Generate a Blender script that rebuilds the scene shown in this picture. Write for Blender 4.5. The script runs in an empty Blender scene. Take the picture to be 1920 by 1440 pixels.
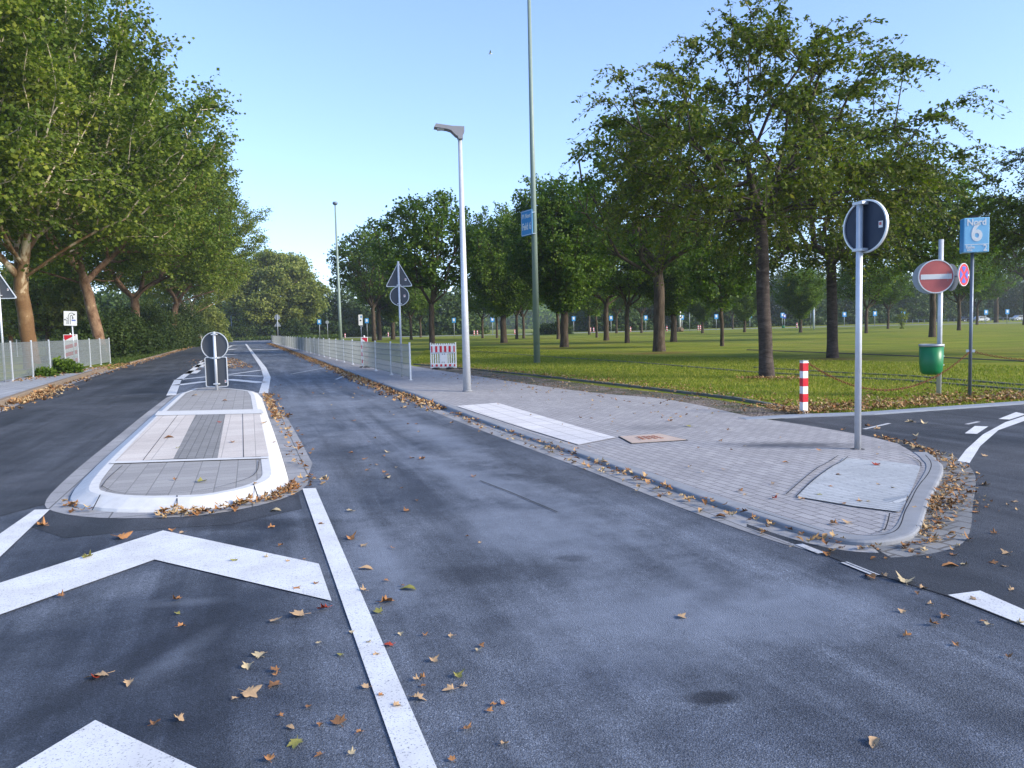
import bpy, bmesh, math, random
import numpy as np
from mathutils import Vector, Matrix, geometry
SC = bpy.context.scene
R = math.radians
# ------------------------------------------------------------------ camera
F = 1450.0; CAMH = 1.6; PITCH = math.atan(107/F); ROLL = 0.0245
_f = Vector((0, math.cos(PITCH), -math.sin(PITCH)))
_u0 = Vector((0, math.sin(PITCH), math.cos(PITCH))); _r0 = Vector((1, 0, 0))
_r = _r0*math.cos(ROLL) - _u0*math.sin(ROLL)
_u = _u0*math.cos(ROLL) + _r0*math.sin(ROLL)
cd = bpy.data.cameras.new('camera'); cam = bpy.data.objects.new('camera', cd)
SC.collection.objects.link(cam); SC.camera = cam
cd.sensor_width = 36; cd.lens = F/1920*36; cd.clip_start = 0.05; cd.clip_end = 6000
M = Matrix(((_r.x, _u.x, -_f.x, 0), (_r.y, _u.y, -_f.y, 0), (_r.z, _u.z, -_f.z, CAMH), (0, 0, 0, 1)))
cam.matrix_world = M
# ------------------------------------------------------------------ sky, sun, exposure
SUN_EL, SUN_AZ = 25.0, 112.0       # azimuth clockwise from the view direction (+Y)
w = bpy.data.worlds.new('World'); SC.world = w; w.use_nodes = True
nt = w.node_tree; nt.nodes.clear()
sky = nt.nodes.new('ShaderNodeTexSky'); sky.sky_type = 'NISHITA'; sky.sun_disc = False
sky.sun_elevation = R(SUN_EL); sky.sun_rotation = R(SUN_AZ); sky.altitude = 900
sky.air_density = 1.0; sky.dust_density = .6; sky.ozone_density = 3.2
bg = nt.nodes.new('ShaderNodeBackground'); bg.inputs[1].default_value = 0.15
wo = nt.nodes.new('ShaderNodeOutputWorld')
gm = nt.nodes.new('ShaderNodeGamma'); gm.inputs[1].default_value = .78
tn = nt.nodes.new('ShaderNodeMixRGB'); tn.blend_type = 'MULTIPLY'; tn.inputs[0].default_value = 1; tn.inputs[2].default_value = (1.04, 1.09, 1.30, 1)
nt.links.new(sky.outputs[0], gm.inputs[0]); nt.links.new(gm.outputs[0], tn.inputs[1]); nt.links.new(tn.outputs[0], bg.inputs[0]); nt.links.new(bg.outputs[0], wo.inputs[0])
sl = bpy.data.lights.new('sun', 'SUN'); sl.energy = 3.0; sl.angle = R(20); sl.color = (1.0, .91, .77)
so = bpy.data.objects.new('sun', sl); SC.collection.objects.link(so)
sd = Vector((math.sin(R(SUN_AZ))*math.cos(R(SUN_EL)), math.cos(R(SUN_AZ))*math.cos(R(SUN_EL)), math.sin(R(SUN_EL))))
so.rotation_euler = sd.to_track_quat('Z', 'Y').to_euler(); so.location = (20, 0, 40)
SC.view_settings.view_transform = 'Standard'; SC.view_settings.look = 'None'
SC.view_settings.exposure = 1.3; SC.view_settings.gamma = 1.0
SC.cycles.max_bounces = 5; SC.cycles.diffuse_bounces = 3; SC.cycles.glossy_bounces = 2
SC.cycles.transmission_bounces = 3; SC.cycles.transparent_max_bounces = 8
SC.cycles.use_denoising = True; SC.cycles.caustics_reflective = False; SC.cycles.caustics_refractive = False
# ------------------------------------------------------------------ survey: picture measurements to metres on the ground
def ray(px, py): return _f + _r*((px-960)/F) + _u*((720-py)/F)
def G(px, py, z=0.0):
    d = ray(px, py); t = (z-CAMH)/d.z
    return Vector((d.x*t, d.y*t, z))
def AT(px, D, z=0.0):
    hy = 613 - 0.0245*(px-960); d = ray(px, hy)
    return Vector((d.x/d.y*D, D, z))
def zat(P, py):
    k = (720-py)/F; d = Vector((P.x, P.y, -CAMH)); a = d.dot(_u); b = d.dot(_f)
    return (k*b-a)/(_u.z-k*_f.z)
def mpp(P): return Vector((P.x, P.y, -CAMH)).dot(_f)/F
ROAD = Vector((math.sin(R(-18.6)), math.cos(R(-18.6)), 0))
# ------------------------------------------------------------------ helpers
def setp(o, label=None, cat=None, group=None, kind=None):
    if label: o['label'] = label
    if cat: o['category'] = cat
    if group: o['group'] = group
    if kind: o['kind'] = kind
    return o
def link(name, me, mat=None, parent=None):
    if mat is not None:
        me.materials.clear(); me.materials.append(mat)
    o = bpy.data.objects.new(name, me); SC.collection.objects.link(o)
    if parent: o.parent = parent
    return o
def empty(name, loc, label, cat, group=None, rz=0.0):
    o = bpy.data.objects.new(name, None); SC.collection.objects.link(o)
    o.location = loc; o.rotation_euler = (0, 0, rz); o.empty_display_size = .2
    return setp(o, label, cat, group)
def copy_tree(o, parent=None):
    c = o.copy(); SC.collection.objects.link(c); c.parent = parent
    for ch in list(o.children): copy_tree(ch, c)
    return c
class MB:
    def __init__(s): s.v = []; s.f = []; s.sm = []
    def add(s, vs, fs, smooth=False):
        n = len(s.v); s.v += [tuple(v) for v in vs]; s.f += [tuple(i+n for i in f) for f in fs]; s.sm += [smooth]*len(fs); return s
    def box(s, c, size, rz=0.0, bev=0.0, rot=None):
        bm = bmesh.new(); bmesh.ops.create_cube(bm, size=1); bmesh.ops.scale(bm, vec=size, verts=bm.verts)
        if bev: bmesh.ops.bevel(bm, geom=bm.edges[:], offset=bev, segments=2, affect='EDGES', profile=.5)
        m = Matrix.Translation(c) @ (rot.to_4x4() if rot else Matrix.Rotation(rz, 4, 'Z'))
        bm.transform(m); bm.verts.index_update()
        s.add([v.co for v in bm.verts], [[v.index for v in f.verts] for f in bm.faces]); bm.free(); return s
    def tube(s, pts, rad, n=12, cap=True, smooth=True, flat=None):
        pts = [Vector(p) for p in pts]
        rad = [rad]*len(pts) if not hasattr(rad, '__len__') else rad
        vs = []; ref = None
        for i, p in enumerate(pts):
            t = (pts[min(i+1, len(pts)-1)]-pts[max(i-1, 0)]).normalized()
            if ref is None: ref = Vector((1, 0, 0)) if abs(t.x) < .9 else Vector((0, 1, 0))
            a = (ref - t*ref.dot(t)).normalized(); b = t.cross(a); ref = a
            for k in range(n):
                th = 2*math.pi*k/n
                vs.append(p + a*math.cos(th)*rad[i] + b*math.sin(th)*rad[i])
        fs = []
        for i in range(len(pts)-1):
            for k in range(n): fs.append((i*n+k, i*n+(k+1) % n, (i+1)*n+(k+1) % n, (i+1)*n+k))
        s.add(vs, fs, smooth)
        if cap:
            s.f.append(tuple(len(s.v)-len(vs)+k for k in range(n))[::-1]); s.sm.append(False)
            s.f.append(tuple(len(s.v)-n+k for k in range(n))); s.sm.append(False)
        return s
    def prism(s, pts2, y0, y1, fn=None):
        """outline (x,z) extruded between y0 and y1"""
        n = len(pts2); vs = [(x, y0, z) for x, z in pts2] + [(x, y1, z) for x, z in pts2]
        fs = [tuple(range(n)), tuple(range(2*n-1, n-1, -1))] + [(i, i+n, (i+1) % n+n, (i+1) % n) for i in range(n)]
        if fn: vs = [fn(Vector(v)) for v in vs]
        return s.add(vs, fs)
    def lathe(s, prof, n=24, c=(0, 0, 0)):
        vs = [(c[0]+r*math.cos(2*math.pi*k/n), c[1]+r*math.sin(2*math.pi*k/n), c[2]+z) for r, z in prof for k in range(n)]
        fs = [(i*n+k, i*n+(k+1) % n, (i+1)*n+(k+1) % n, (i+1)*n+k) for i in range(len(prof)-1) for k in range(n)]
        return s.add(vs, fs, True)
    def mesh(s, name):
        me = bpy.data.meshes.new(name); me.from_pydata(s.v, [], s.f); me.update()
        me.polygons.foreach_set('use_smooth', s.sm); return me
    def build(s, name, mat, parent=None): return link(name, s.mesh(name), mat, parent)
def circ(r, n=40, cx=0, cz=0): return [(cx+r*math.cos(2*math.pi*k/n), cz+r*math.sin(2*math.pi*k/n)) for k in range(n)]
def rrect(wd, h, r, cz=0, n=5):
    o = []
    for sx, sz, a0 in ((1, 1, 0), (-1, 1, 90), (-1, -1, 180), (1, -1, 270)):
        for k in range(n+1):
            a = R(a0+90*k/n); o.append((sx*(wd/2-r)+r*math.cos(a), cz+sz*(h/2-r)+r*math.sin(a)))
    return o
def rtri(wd, h, r, cz=0, n=5):
    """rounded upright triangle standing on cz"""
    V = [Vector((-wd/2, 0)), Vector((wd/2, 0)), Vector((0, h))]; o = []
    for i in range(3):
        p = V[i]; a = (V[i-1]-p).normalized(); b = (V[(i+1) % 3]-p).normalized()
        for k in range(n+1):
            t = k/n; q = p + a*r*1.6*(1-t)**2 + b*r*1.6*t**2; o.append((q.x, q.y+cz))
    return o
def fast_mesh(name, V, Fq, tint=None, k=4):
    V = np.asarray(V, np.float32); Fq = np.asarray(Fq, np.int32)
    me = bpy.data.meshes.new(name); me.vertices.add(len(V)); me.vertices.foreach_set('co', V.ravel())
    nf = len(Fq); me.loops.add(nf*k); me.loops.foreach_set('vertex_index', Fq.ravel())
    me.polygons.add(nf); me.polygons.foreach_set('loop_start', np.arange(nf, dtype=np.int32)*k)
    me.polygons.foreach_set('loop_total', np.full(nf, k, np.int32))
    me.update(calc_edges=True)
    if tint is not None:
        a = me.attributes.new('tint', 'FLOAT', 'FACE'); a.data.foreach_set('value', np.asarray(tint, np.float32))
    return me
def poly_mesh(name, pts, mat, kind='structure', z=None, parent=None, sub=None):
    pts = [Vector(p) for p in pts]
    if z is not None: pts = [Vector((p.x, p.y, z)) for p in pts]
    tr = geometry.tessellate_polygon([[Vector((p.x, p.y, 0)) for p in pts]])
    fs = []
    for t in tr:
        a, b, c = [pts[i] for i in t]
        fs.append(t if (b-a).cross(c-a).z > 0 else t[::-1])
    me = bpy.data.meshes.new(name); me.from_pydata([tuple(p) for p in pts], [], fs); me.update()
    o = link(name, me, mat, parent)
    if kind and not parent: o['kind'] = kind
    return o
def dense(pts, step=.3, closed=False):
    out = []; n = len(pts)
    for i in range(n if closed else n-1):
        a, b = pts[i], pts[(i+1) % n]; m = max(1, int((b-a).length/step))
        out += [a+(b-a)*j/m for j in range(m)]
    if not closed: out.append(pts[-1])
    return out
def smooth_line(pts, it=2, closed=False):
    for _ in range(it):
        n = len(pts); o = []
        if not closed: o.append(pts[0])
        for i in range(n if closed else n-1):
            a, b = pts[i], pts[(i+1) % n]; o += [a*.75+b*.25, a*.25+b*.75]
        if not closed: o.append(pts[-1])
        pts = o
    return pts
def normals(pts, closed=False):
    n = len(pts); o = []
    for i in range(n):
        a = pts[(i-1) % n] if closed or i else pts[0]; b = pts[(i+1) % n] if closed or i < n-1 else pts[-1]
        t = (b-a); t.z = 0
        t = t.normalized() if t.length > 1e-9 else Vector((1, 0, 0))
        o.append(Vector((-t.y, t.x, 0)))
    return o          # to the left of travel
def sweep(name, pts, prof, mat, closed=False, parent=None, zf=None, kind='structure'):
    """profile of (offset to the left, z) carried along a line"""
    nn = normals(pts, closed); mb = MB(); vs = []; m = len(prof)
    for p, q in zip(pts, nn):
        k = zf(p) if zf else 1.0
        for off, z in prof: vs.append((p.x+q.x*off, p.y+q.y*off, p.z+z*k))
    n = len(pts); fs = []
    for i in range(n if closed else n-1):
        for j in range(m-1):
            a = i*m+j; b = ((i+1) % n)*m+j
            fs.append((a, b, b+1, a+1))
    mb.add(vs, fs, False); o = mb.build(name, mat, parent)
    if not parent and kind: o['kind'] = kind
    return o
def ribbon(name, pts, wd, mat, z, kind='structure'):
    pts = [Vector((p.x, p.y, z)) for p in pts]
    return sweep(name, pts, [(wd/2, 0), (-wd/2, 0)], mat, kind=kind)
# ------------------------------------------------------------------ materials
class Mat:
    def __init__(s, name, rough=.8, metal=0.0, spec=.3):
        s.m = bpy.data.materials.new(name); s.m.use_nodes = True; s.t = s.m.node_tree; s.n = s.t.nodes
        s.b = s.n['Principled BSDF']; s.b.inputs['Roughness'].default_value = rough
        s.b.inputs['Metallic'].default_value = metal; s.b.inputs['Specular IOR Level'].default_value = spec
        s.tc = s.n.new('ShaderNodeTexCoord'); s.obj = s.tc.outputs['Object']
    def link(s, a, b): s.t.links.new(a, b)
    def inp(s, node, i, v):
        if hasattr(v, 'is_linked') or isinstance(v, bpy.types.NodeSocket): s.link(v, node.inputs[i])
        else:
            if isinstance(v, tuple) and len(v) == 3 and node.inputs[i].type == 'RGBA': v = (*v, 1)
            node.inputs[i].default_value = v
    def noise(s, scale, det=4, rough=.6, vec=None, dist=0.0):
        n = s.n.new('ShaderNodeTexNoise'); n.inputs['Scale'].default_value = scale; n.inputs['Detail'].default_value = det
        n.inputs['Roughness'].default_value = rough; n.inputs['Distortion'].default_value = dist
        s.link(vec or s.obj, n.inputs['Vector']); return n.outputs['Fac']
    def voro(s, scale, vec=None, out='Distance'):
        n = s.n.new('ShaderNodeTexVoronoi'); n.inputs['Scale'].default_value = scale
        s.link(vec or s.obj, n.inputs['Vector']); return n.outputs[out]
    def map(s, rot=(0, 0, 0), scale=(1, 1, 1), loc=(0, 0, 0), vec=None):
        n = s.n.new('ShaderNodeMapping'); n.inputs['Rotation'].default_value = rot; n.inputs['Scale'].default_value = scale
        n.inputs['Location'].default_value = loc; s.link(vec or s.obj, n.inputs['Vector']); return n.outputs[0]
    def ramp(s, fac, stops):
        n = s.n.new('ShaderNodeValToRGB'); e = n.color_ramp.elements
        while len(e) < len(stops): e.new(.5)
        for k, (p, c) in enumerate(stops):
            e[k].position = p; e[k].color = (c, c, c, 1) if not isinstance(c, tuple) else (*c, 1)
        s.inp(n, 0, fac); return n.outputs[0]
    def mix(s, fac, a, b, mode='MIX'):
        n = s.n.new('ShaderNodeMixRGB'); n.blend_type = mode; s.inp(n, 0, fac); s.inp(n, 1, a); s.inp(n, 2, b); return n.outputs[0]
    def math(s, op, a, b=0.0):
        n = s.n.new('ShaderNodeMath'); n.operation = op; s.inp(n, 0, a); s.inp(n, 1, b); return n.outputs[0]
    def sep(s, vec=None):
        n = s.n.new('ShaderNodeSeparateXYZ'); s.link(vec or s.obj, n.inputs[0]); return n.outputs
    def attr(s, name):
        n = s.n.new('ShaderNodeAttribute'); n.attribute_name = name; return n.outputs['Fac']
    def objrand(s): return s.n.new('ShaderNodeObjectInfo').outputs['Random']
    def bump(s, h, st=.3, dist=.01):
        n = s.n.new('ShaderNodeBump'); n.inputs['Strength'].default_value = st; n.inputs['Distance'].default_value = dist
        s.link(h, n.inputs['Height']); s.link(n.outputs[0], s.b.inputs['Normal'])
    def col(s, c): s.inp(s.b, 'Base Color', c); return s
    def spot(s, P, rx, ry=None, ang=0.0, soft=.5, nz=.35, nsc=2.0):
        """mask, 1 inside an uneven spot round P on the ground"""
        ry = ry or rx
        m = s.map(rot=(0, 0, -ang), loc=tuple(-(Matrix.Rotation(-ang, 3, 'Z') @ Vector((P.x, P.y, 0)))))
        v = s.n.new('ShaderNodeVectorMath'); v.operation = 'MULTIPLY'; s.link(m, v.inputs[0]); v.inputs[1].default_value = (1/rx, 1/ry, 0)
        l = s.n.new('ShaderNodeVectorMath'); l.operation = 'LENGTH'; s.link(v.outputs[0], l.inputs[0])
        d = s.math('ADD', l.outputs['Value'], s.math('MULTIPLY', s.math('SUBTRACT', s.noise(nsc, 5, .65), .5), nz*4))
        return s.ramp(d, [(max(0, 1-soft), 1.0), (1.0, 0.0)])
def simple(name, c, rough=.6, metal=0.0, var=.12, sc=8.0, spec=.4):
    m = Mat(name, rough, metal, spec); n = m.noise(sc, 5)
    m.col(m.mix(n, tuple(x*(1-var) for x in c), tuple(min(1, x*(1+var)) for x in c)))
    m.inp(m.b, 'Roughness', m.ramp(m.noise(sc*2, 3), [(.3, max(0, rough-.1)), (.7, min(1, rough+.1))])); return m.m
def asphalt(name, lo, hi, dark=False):
    m = Mat(name, .7, 0, .45)
    big = m.noise(.35, 5, .62, dist=.8); mid = m.noise(2.2, 6, .7)
    al = m.map(scale=(.10, 1.2, 1), vec=m.map(rot=(0, 0, -R(108.6)))); streak = m.noise(1.1, 6, .68, vec=al, dist=.5)
    base = m.mix(m.ramp(big, [(.36, 0.0), (.62, 1.0)]), lo, hi)
    base = m.mix(m.ramp(streak, [(.44, 0.0), (.66, .85)]), base, tuple(x*1.3 for x in hi))
    s2 = m.noise(2.6, 5, .6, vec=m.map(scale=(.05, 1.0, 1), loc=(3, 1, 0), vec=m.map(rot=(0, 0, -R(108.6)))))
    base = m.mix(m.ramp(s2, [(.5, 0.0), (.68, .6)]), base, tuple(x*.85 for x in lo))
    base = m.mix(m.ramp(mid, [(.35, .42), (.6, 0.0)]), base, tuple(x*.62 for x in lo))
    fine = m.voro(210, out='Color'); fr = m.ramp(m.sep(fine)[0], [(.0, .30), (.45, .90), (.9, 1.2), (1.0, 2.0)])
    base = m.mix(.8, base, fr, 'MULTIPLY')
    fn = m.noise(120, 4, .75)
    base = m.mix(.75, base, m.ramp(fn, [(.34, .35), (.66, 1.65)]), 'MULTIPLY')
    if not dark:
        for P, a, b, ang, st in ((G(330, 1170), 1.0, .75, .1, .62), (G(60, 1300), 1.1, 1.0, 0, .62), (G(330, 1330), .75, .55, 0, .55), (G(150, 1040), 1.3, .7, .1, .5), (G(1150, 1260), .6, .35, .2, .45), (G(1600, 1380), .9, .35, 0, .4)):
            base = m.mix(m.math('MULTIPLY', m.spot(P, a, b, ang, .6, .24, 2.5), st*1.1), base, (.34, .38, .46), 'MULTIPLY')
        for P, a, b, ang, st in ((G(1075, 1048), .17, .09, 0, 1), (G(1335, 1310), .14, .08, .1, 1), (G(930, 1075), .8, .25, .1, .55),
                                 (G(640, 860), .30, 2.6, R(18.6), .45), (G(215, 1260), .13, 1.1, -.25, .45), (G(1150, 905), .7, 2.2, R(50), .45),
                                 (G(930, 830), .5, 3.0, R(19), .5), (G(1800, 1290), .35, .7, .2, .3), (G(600, 1000), .5, .5, .1, .55), (G(380, 985), 1.4, .25, 0, .7)):
            base = m.mix(m.math('MULTIPLY', m.spot(P, a, b, ang, .5, .16, 7.0), st), base, (.22, .22, .24), 'MULTIPLY')
        for P, a, b, ang, st in ((G(1030, 1000), .8, 1.4, R(30), .5), (G(1250, 1150), 1.1, .9, R(30), .5), (G(720, 1040), .25, 1.6, R(20), .6), (G(900, 900), .5, 3.5, R(28), .55),
                                 (G(800, 810), .5, 4.5, R(20), .55), (G(320, 1240), .12, .5, -.2, .25), (G(1500, 1140), .9, .5, .2, .5), (G(350, 1130), .35, .10, 0, .25), (G(620, 755), 1.6, 2.2, R(19), .35)):
            base = m.mix(m.math('MULTIPLY', m.spot(P, a, b, ang, .9, .4, 3.0), st), base, tuple(x*1.45 for x in hi))
    m.col(base)
    m.inp(m.b, 'Roughness', m.ramp(big, [(.3, .62), (.7, .82)]))
    m.bump(m.math('ADD', m.voro(130), m.noise(190, 2)), .7, .005); return m.m
def pavers(name, c1, c2, mortar, bw=.2, bh=.1, ang=108.6, off=.5, dirt=.35, gap=.006, bumpy=.5, stains=()):
    m = Mat(name, .85, 0, .25)
    v = m.map(rot=(0, 0, -R(ang)))
    b = m.n.new('ShaderNodeTexBrick'); m.link(v, b.inputs['Vector']); b.inputs['Scale'].default_value = 1
    b.inputs['Brick Width'].default_value = bw; b.inputs['Row Height'].default_value = bh; b.offset = off
    b.inputs['Mortar Size'].default_value = gap; b.inputs['Mortar Smooth'].default_value = .2; b.inputs['Bias'].default_value = 0
    b.inputs['Color1'].default_value = (*c1, 1); b.inputs['Color2'].default_value = (*c2, 1); b.inputs['Mortar'].default_value = (*mortar, 1)
    c = m.mix(m.ramp(m.noise(.9, 6, .65), [(.35, dirt), (.65, 0.0)]), b.outputs[0], tuple(x*.6 for x in c1))
    c = m.mix(.35, c, m.ramp(m.noise(70, 4), [(.3, .6), (.7, 1.35)]), 'MULTIPLY')
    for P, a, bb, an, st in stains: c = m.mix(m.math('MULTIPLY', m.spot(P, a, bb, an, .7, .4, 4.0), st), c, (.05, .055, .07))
    m.col(c); m.bump(m.math('ADD', m.math('MULTIPLY', b.outputs['Fac'], -1.0), m.math('MULTIPLY', m.noise(120, 3), .15)), bumpy, .006); return m.m
def paint(name, c=(.70, .71, .72), wear=.22):
    m = Mat(name, .65, 0, .35)
    n = m.noise(24, 6, .75); sp = m.noise(95, 3, .7)
    msk = m.math('ADD', m.ramp(n, [(.58, 0.0), (.74, wear*2.2)]), m.ramp(sp, [(.58, 0.0), (.66, .85)]))
    c2 = m.mix(m.ramp(m.noise(3, 4), [(.35, 0.0), (.65, .6)]), c, (c[0]*.74, c[1]*.72, c[2]*.70))
    m.col(m.mix(m.ramp(msk, [(0, 0.0), (1, 1.0)]), c2, (.10, .11, .13))); m.bump(sp, .25, .003); return m.m
def foliage(name, stops, trans=.35):
    m = Mat(name, .6, 0, .25)
    t = m.math('ADD', m.math('MULTIPLY', m.attr('tint'), .8), m.math('MULTIPLY', m.objrand(), .2))
    c = m.ramp(t, stops); m.col(c)
    tr = m.n.new('ShaderNodeBsdfTranslucent'); m.link(m.mix(1.0, c, (1.2, 1.5, .6), 'MULTIPLY'), tr.inputs[0])
    mx = m.n.new('ShaderNodeMixShader'); mx.inputs[0].default_value = trans
    out = m.n['Material Output']; m.link(m.b.outputs[0], mx.inputs[1]); m.link(tr.outputs[0], mx.inputs[2]); m.link(mx.outputs[0], out.inputs[0]); return m.m
def grass_mat():
    m = Mat('lawn_grass', .95, 0, .1)
    al = m.map(scale=(.3, 1.5, 1), vec=m.map(rot=(0, 0, R(14))))
    c = m.mix(m.ramp(m.noise(.55, 6, .7, vec=al), [(.40, 0.0), (.60, 1.0)]), (.085, .135, .013), (.24, .245, .028))
    c = m.mix(m.ramp(m.noise(.13, 4, .6), [(.48, 0.0), (.66, .6)]), c, (.19, .165, .035))
    c = m.mix(.8, c, m.ramp(m.noise(14, 6, .75), [(.3, .45), (.7, 1.55)]), 'MULTIPLY')
    for P, rr in TREE_BASES: c = m.mix(m.math('MULTIPLY', m.spot(P, rr*1.5, rr, R(10), .8, .3, 1.5), .75), c, (.15, .095, .035))
    m.col(c); m.bump(m.noise(40, 5, .8), .8, .03); return m.m
MT = {}
MT['asphalt'] = None
MT['galv'] = simple('galvanised_steel', (.56, .59, .63), .45, .35, .14, 14)
MT['galvdull'] = simple('galvanised_steel_dull', (.36, .39, .42), .6, .45, .15, 14)
MT['greenpole'] = simple('green_grey_painted_steel', (.20, .26, .23), .55, .1, .12, 5)
MT['darkpole'] = simple('weathered_steel', (.15, .18, .23), .5, .5, .15, 9)
MT['signback'] = simple('dark_grey_sign_back', (.075, .082, .095), .55, .2, .08, 4)
MT['signbackdk'] = simple('blue_black_sign_back', (.022, .034, .062), .5, .2, .08, 4)
MT['rim'] = simple('pale_sign_rim', (.66, .68, .70), .4, .3, .06, 6)
MT['white'] = simple('white_plastic', (.74, .74, .73), .5, 0, .08, 10)
MT['red'] = simple('red_reflective_film', (.56, .015, .03), .4, 0, .12, 12)
MT['fadedred'] = simple('faded_red_film', (.52, .13, .12), .5, 0, .2, 6)
MT['blue'] = simple('blue_sign_film', (.04, .27, .58), .45, 0, .08, 6)
MT['paleblue'] = simple('pale_blue_sign_film', (.22, .50, .72), .45, 0, .07, 6)
MT['deepblue'] = simple('deep_blue_film', (.04, .09, .45), .45, 0, .08, 6)
MT['black'] = simple('black_rubber', (.02, .02, .022), .8, 0, .2, 12)
MT['lampgrey'] = simple('lamp_head_grey', (.22, .22, .24), .5, .2, .08, 6)
MT['green'] = simple('green_plastic', (.008, .17, .06), .38, 0, .15, 5)
MT['rust'] = simple('rusty_chain_steel', (.15, .05, .022), .85, .1, .4, 30)
MT['fence'] = simple('galvanised_mesh', (.25, .275, .275), .6, .3, .1, 9)
MT['kerb'] = simple('concrete_kerb', (.25, .26, .28), .9, 0, .28, 7, .2)
MT['kerbpale'] = simple('bluish_kerb_stone', (.24, .27, .32), .85, 0, .2, 7, .2)
MT['kerbbrown'] = simple('dirty_brown_kerb', (.22, .17, .125), .9, 0, .3, 5, .2)
MT['kerbwhite'] = simple('white_concrete_kerb', (.57, .57, .565), .95, 0, .2, 9, .08)
MT['joint'] = simple('dark_joint', (.035, .037, .042), .95, 0, .3, 20, .1)
MT['dirt'] = simple('shaded_brown_soil', (.06, .045, .03), 1, 0, .45, 20, .05)  # soil colour kept dark to stand in for shadow in the lawn grooves
MT['rock'] = simple('brown_boulder', (.16, .115, .08), .95, 0, .4, 2, .1)
MT['glass'] = simple('dark_car_glass', (.015, .018, .02), .1, 0, .1, 3, .8)
MT['carsilver'] = simple('silver_car_paint', (.50, .52, .54), .3, .5, .05, 3, .6)
MT['cardark'] = simple('dark_car_paint', (.02, .022, .028), .25, .3, .05, 3, .6)
def gravel():
    m = Mat('brown_gravel', .95, 0, .1)
    c = m.ramp(m.sep(m.voro(30, out='Color'))[0], [(0, (.07, .055, .045)), (.5, (.17, .135, .115)), (1, (.32, .28, .25))])
    c = m.mix(m.ramp(m.noise(1.5, 5), [(.4, 0.0), (.65, .75)]), c, (.05, .065, .02)); m.col(c); m.bump(m.voro(30), .9, .03); return m.m
MT['gravel'] = gravel()
MT['paint'] = paint('white_road_paint'); MT['oldpaint'] = paint('worn_road_paint', (.52, .53, .55), .5)
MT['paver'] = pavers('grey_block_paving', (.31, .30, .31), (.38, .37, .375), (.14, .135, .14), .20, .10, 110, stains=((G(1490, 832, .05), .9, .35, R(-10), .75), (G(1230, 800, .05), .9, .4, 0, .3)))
MT['islepaver'] = pavers('grey_island_paving', (.30, .29, .285), (.36, .35, .34), (.22, .215, .21), .2, .2, 108.6, .5, .3)
MT['stripepaver'] = pavers('dark_grey_strip_paving', (.225, .22, .215), (.27, .265, .26), (.14, .14, .14), .2, .1, 108.6, .5, .3)
MT['slab'] = pavers('pinkish_tactile_slabs', (.56, .505, .46), (.62, .57, .52), (.36, .33, .31), .4, .4, 108.6, .0, .35, .005)
MT['whiteslab'] = pavers('white_tactile_slabs', (.58, .565, .57), (.66, .645, .65), (.30, .29, .29), .4, .3, 110, .0, .2, .008)
MT['ribslab'] = pavers('white_ribbed_slabs', (.40, .42, .44), (.47, .49, .51), (.26, .275, .29), .45, .05, 20, .5, .5, .007)
MT['gutter'] = pavers('concrete_gutter', (.29, .29, .30), (.36, .36, .37), (.13, .13, .13), .5, .6, 109, .5, .6, .008)
MT['cobble'] = pavers('stone_gutter_setts', (.20, .205, .21), (.29, .285, .28), (.13, .12, .11), .17, .17, 120, .5, .6, .012, .8)
MT['leftpave'] = pavers('pale_left_paving', (.32, .33, .35), (.40, .41, .43), (.12, .12, .13), .3, .3, 107, .5, .5, .01)
MT['asphalt'] = asphalt('road_asphalt', (.036, .043, .060), (.158, .178, .216))
MT['asphaltdk'] = asphalt('darker_road_asphalt', (.022, .025, .032), (.066, .072, .086), True)
MT['farroad'] = simple('far_road_grey', (.20, .21, .24), .85, 0, .2, .5, .3)
def bark(name, cols, vs, sc=3.0, flat=1.0):
    m = Mat(name, .9, 0, .15); v = m.map(scale=vs); n = m.noise(sc, 6, .65, vec=v, dist=.4)
    m.col(m.mix(.5, m.ramp(n, cols), m.ramp(m.noise(18, 5, .7), [(.3, .5), (.7, 1.5)]), 'MULTIPLY')); m.bump(n, .8, .04); return m.m
MT['barkcherry'] = bark('dark_cherry_bark', [(.30, (.035, .028, .026)), (.55, (.075, .060, .054)), (.75, (.13, .105, .095))], (1, 1, 3.5))
MT['barkdark'] = bark('dark_lime_bark', [(.35, (.035, .027, .020)), (.65, (.105, .080, .058))], (1, 1, .25), 6)
MT['barkbrown'] = bark('brown_plane_bark', [(.38, (.10, .055, .032)), (.52, (.20, .125, .08)), (.62, (.24, .16, .10)), (.70, (.40, .30, .19))], (1, 1, .6), 2.6)
def planebark():
    m = Mat('mottled_plane_bark', .85, 0, .2); z = m.sep()[2]
    n = m.math('ADD', m.noise(1.6, 6, .62, vec=m.map(scale=(1, 1, .5)), dist=.6), m.math('MULTIPLY', m.math('SUBTRACT', z, 6.0), .035))
    c = m.ramp(n, [(.36, (.135, .075, .035)), (.50, (.20, .125, .065)), (.53, (.36, .27, .17)), (.62, (.50, .43, .32))])
    m.col(m.mix(.4, c, m.ramp(m.noise(15, 5, .7), [(.3, .6), (.7, 1.4)]), 'MULTIPLY')); m.bump(n, .6, .03); return m.m
MT['barkplane'] = planebark()
MT['leafplane'] = foliage('plane_leaves', [(0, (.045, .080, .012)), (.40, (.105, .155, .018)), (.74, (.22, .25, .028)), (.88, (.27, .24, .035)), (1, (.33, .17, .035))])
MT['leafcherry'] = foliage('cherry_leaves', [(0, (.034, .055, .008)), (.5, (.080, .112, .013)), (.8, (.16, .17, .02)), (.93, (.18, .13, .025)), (1, (.24, .09, .025))])
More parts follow.
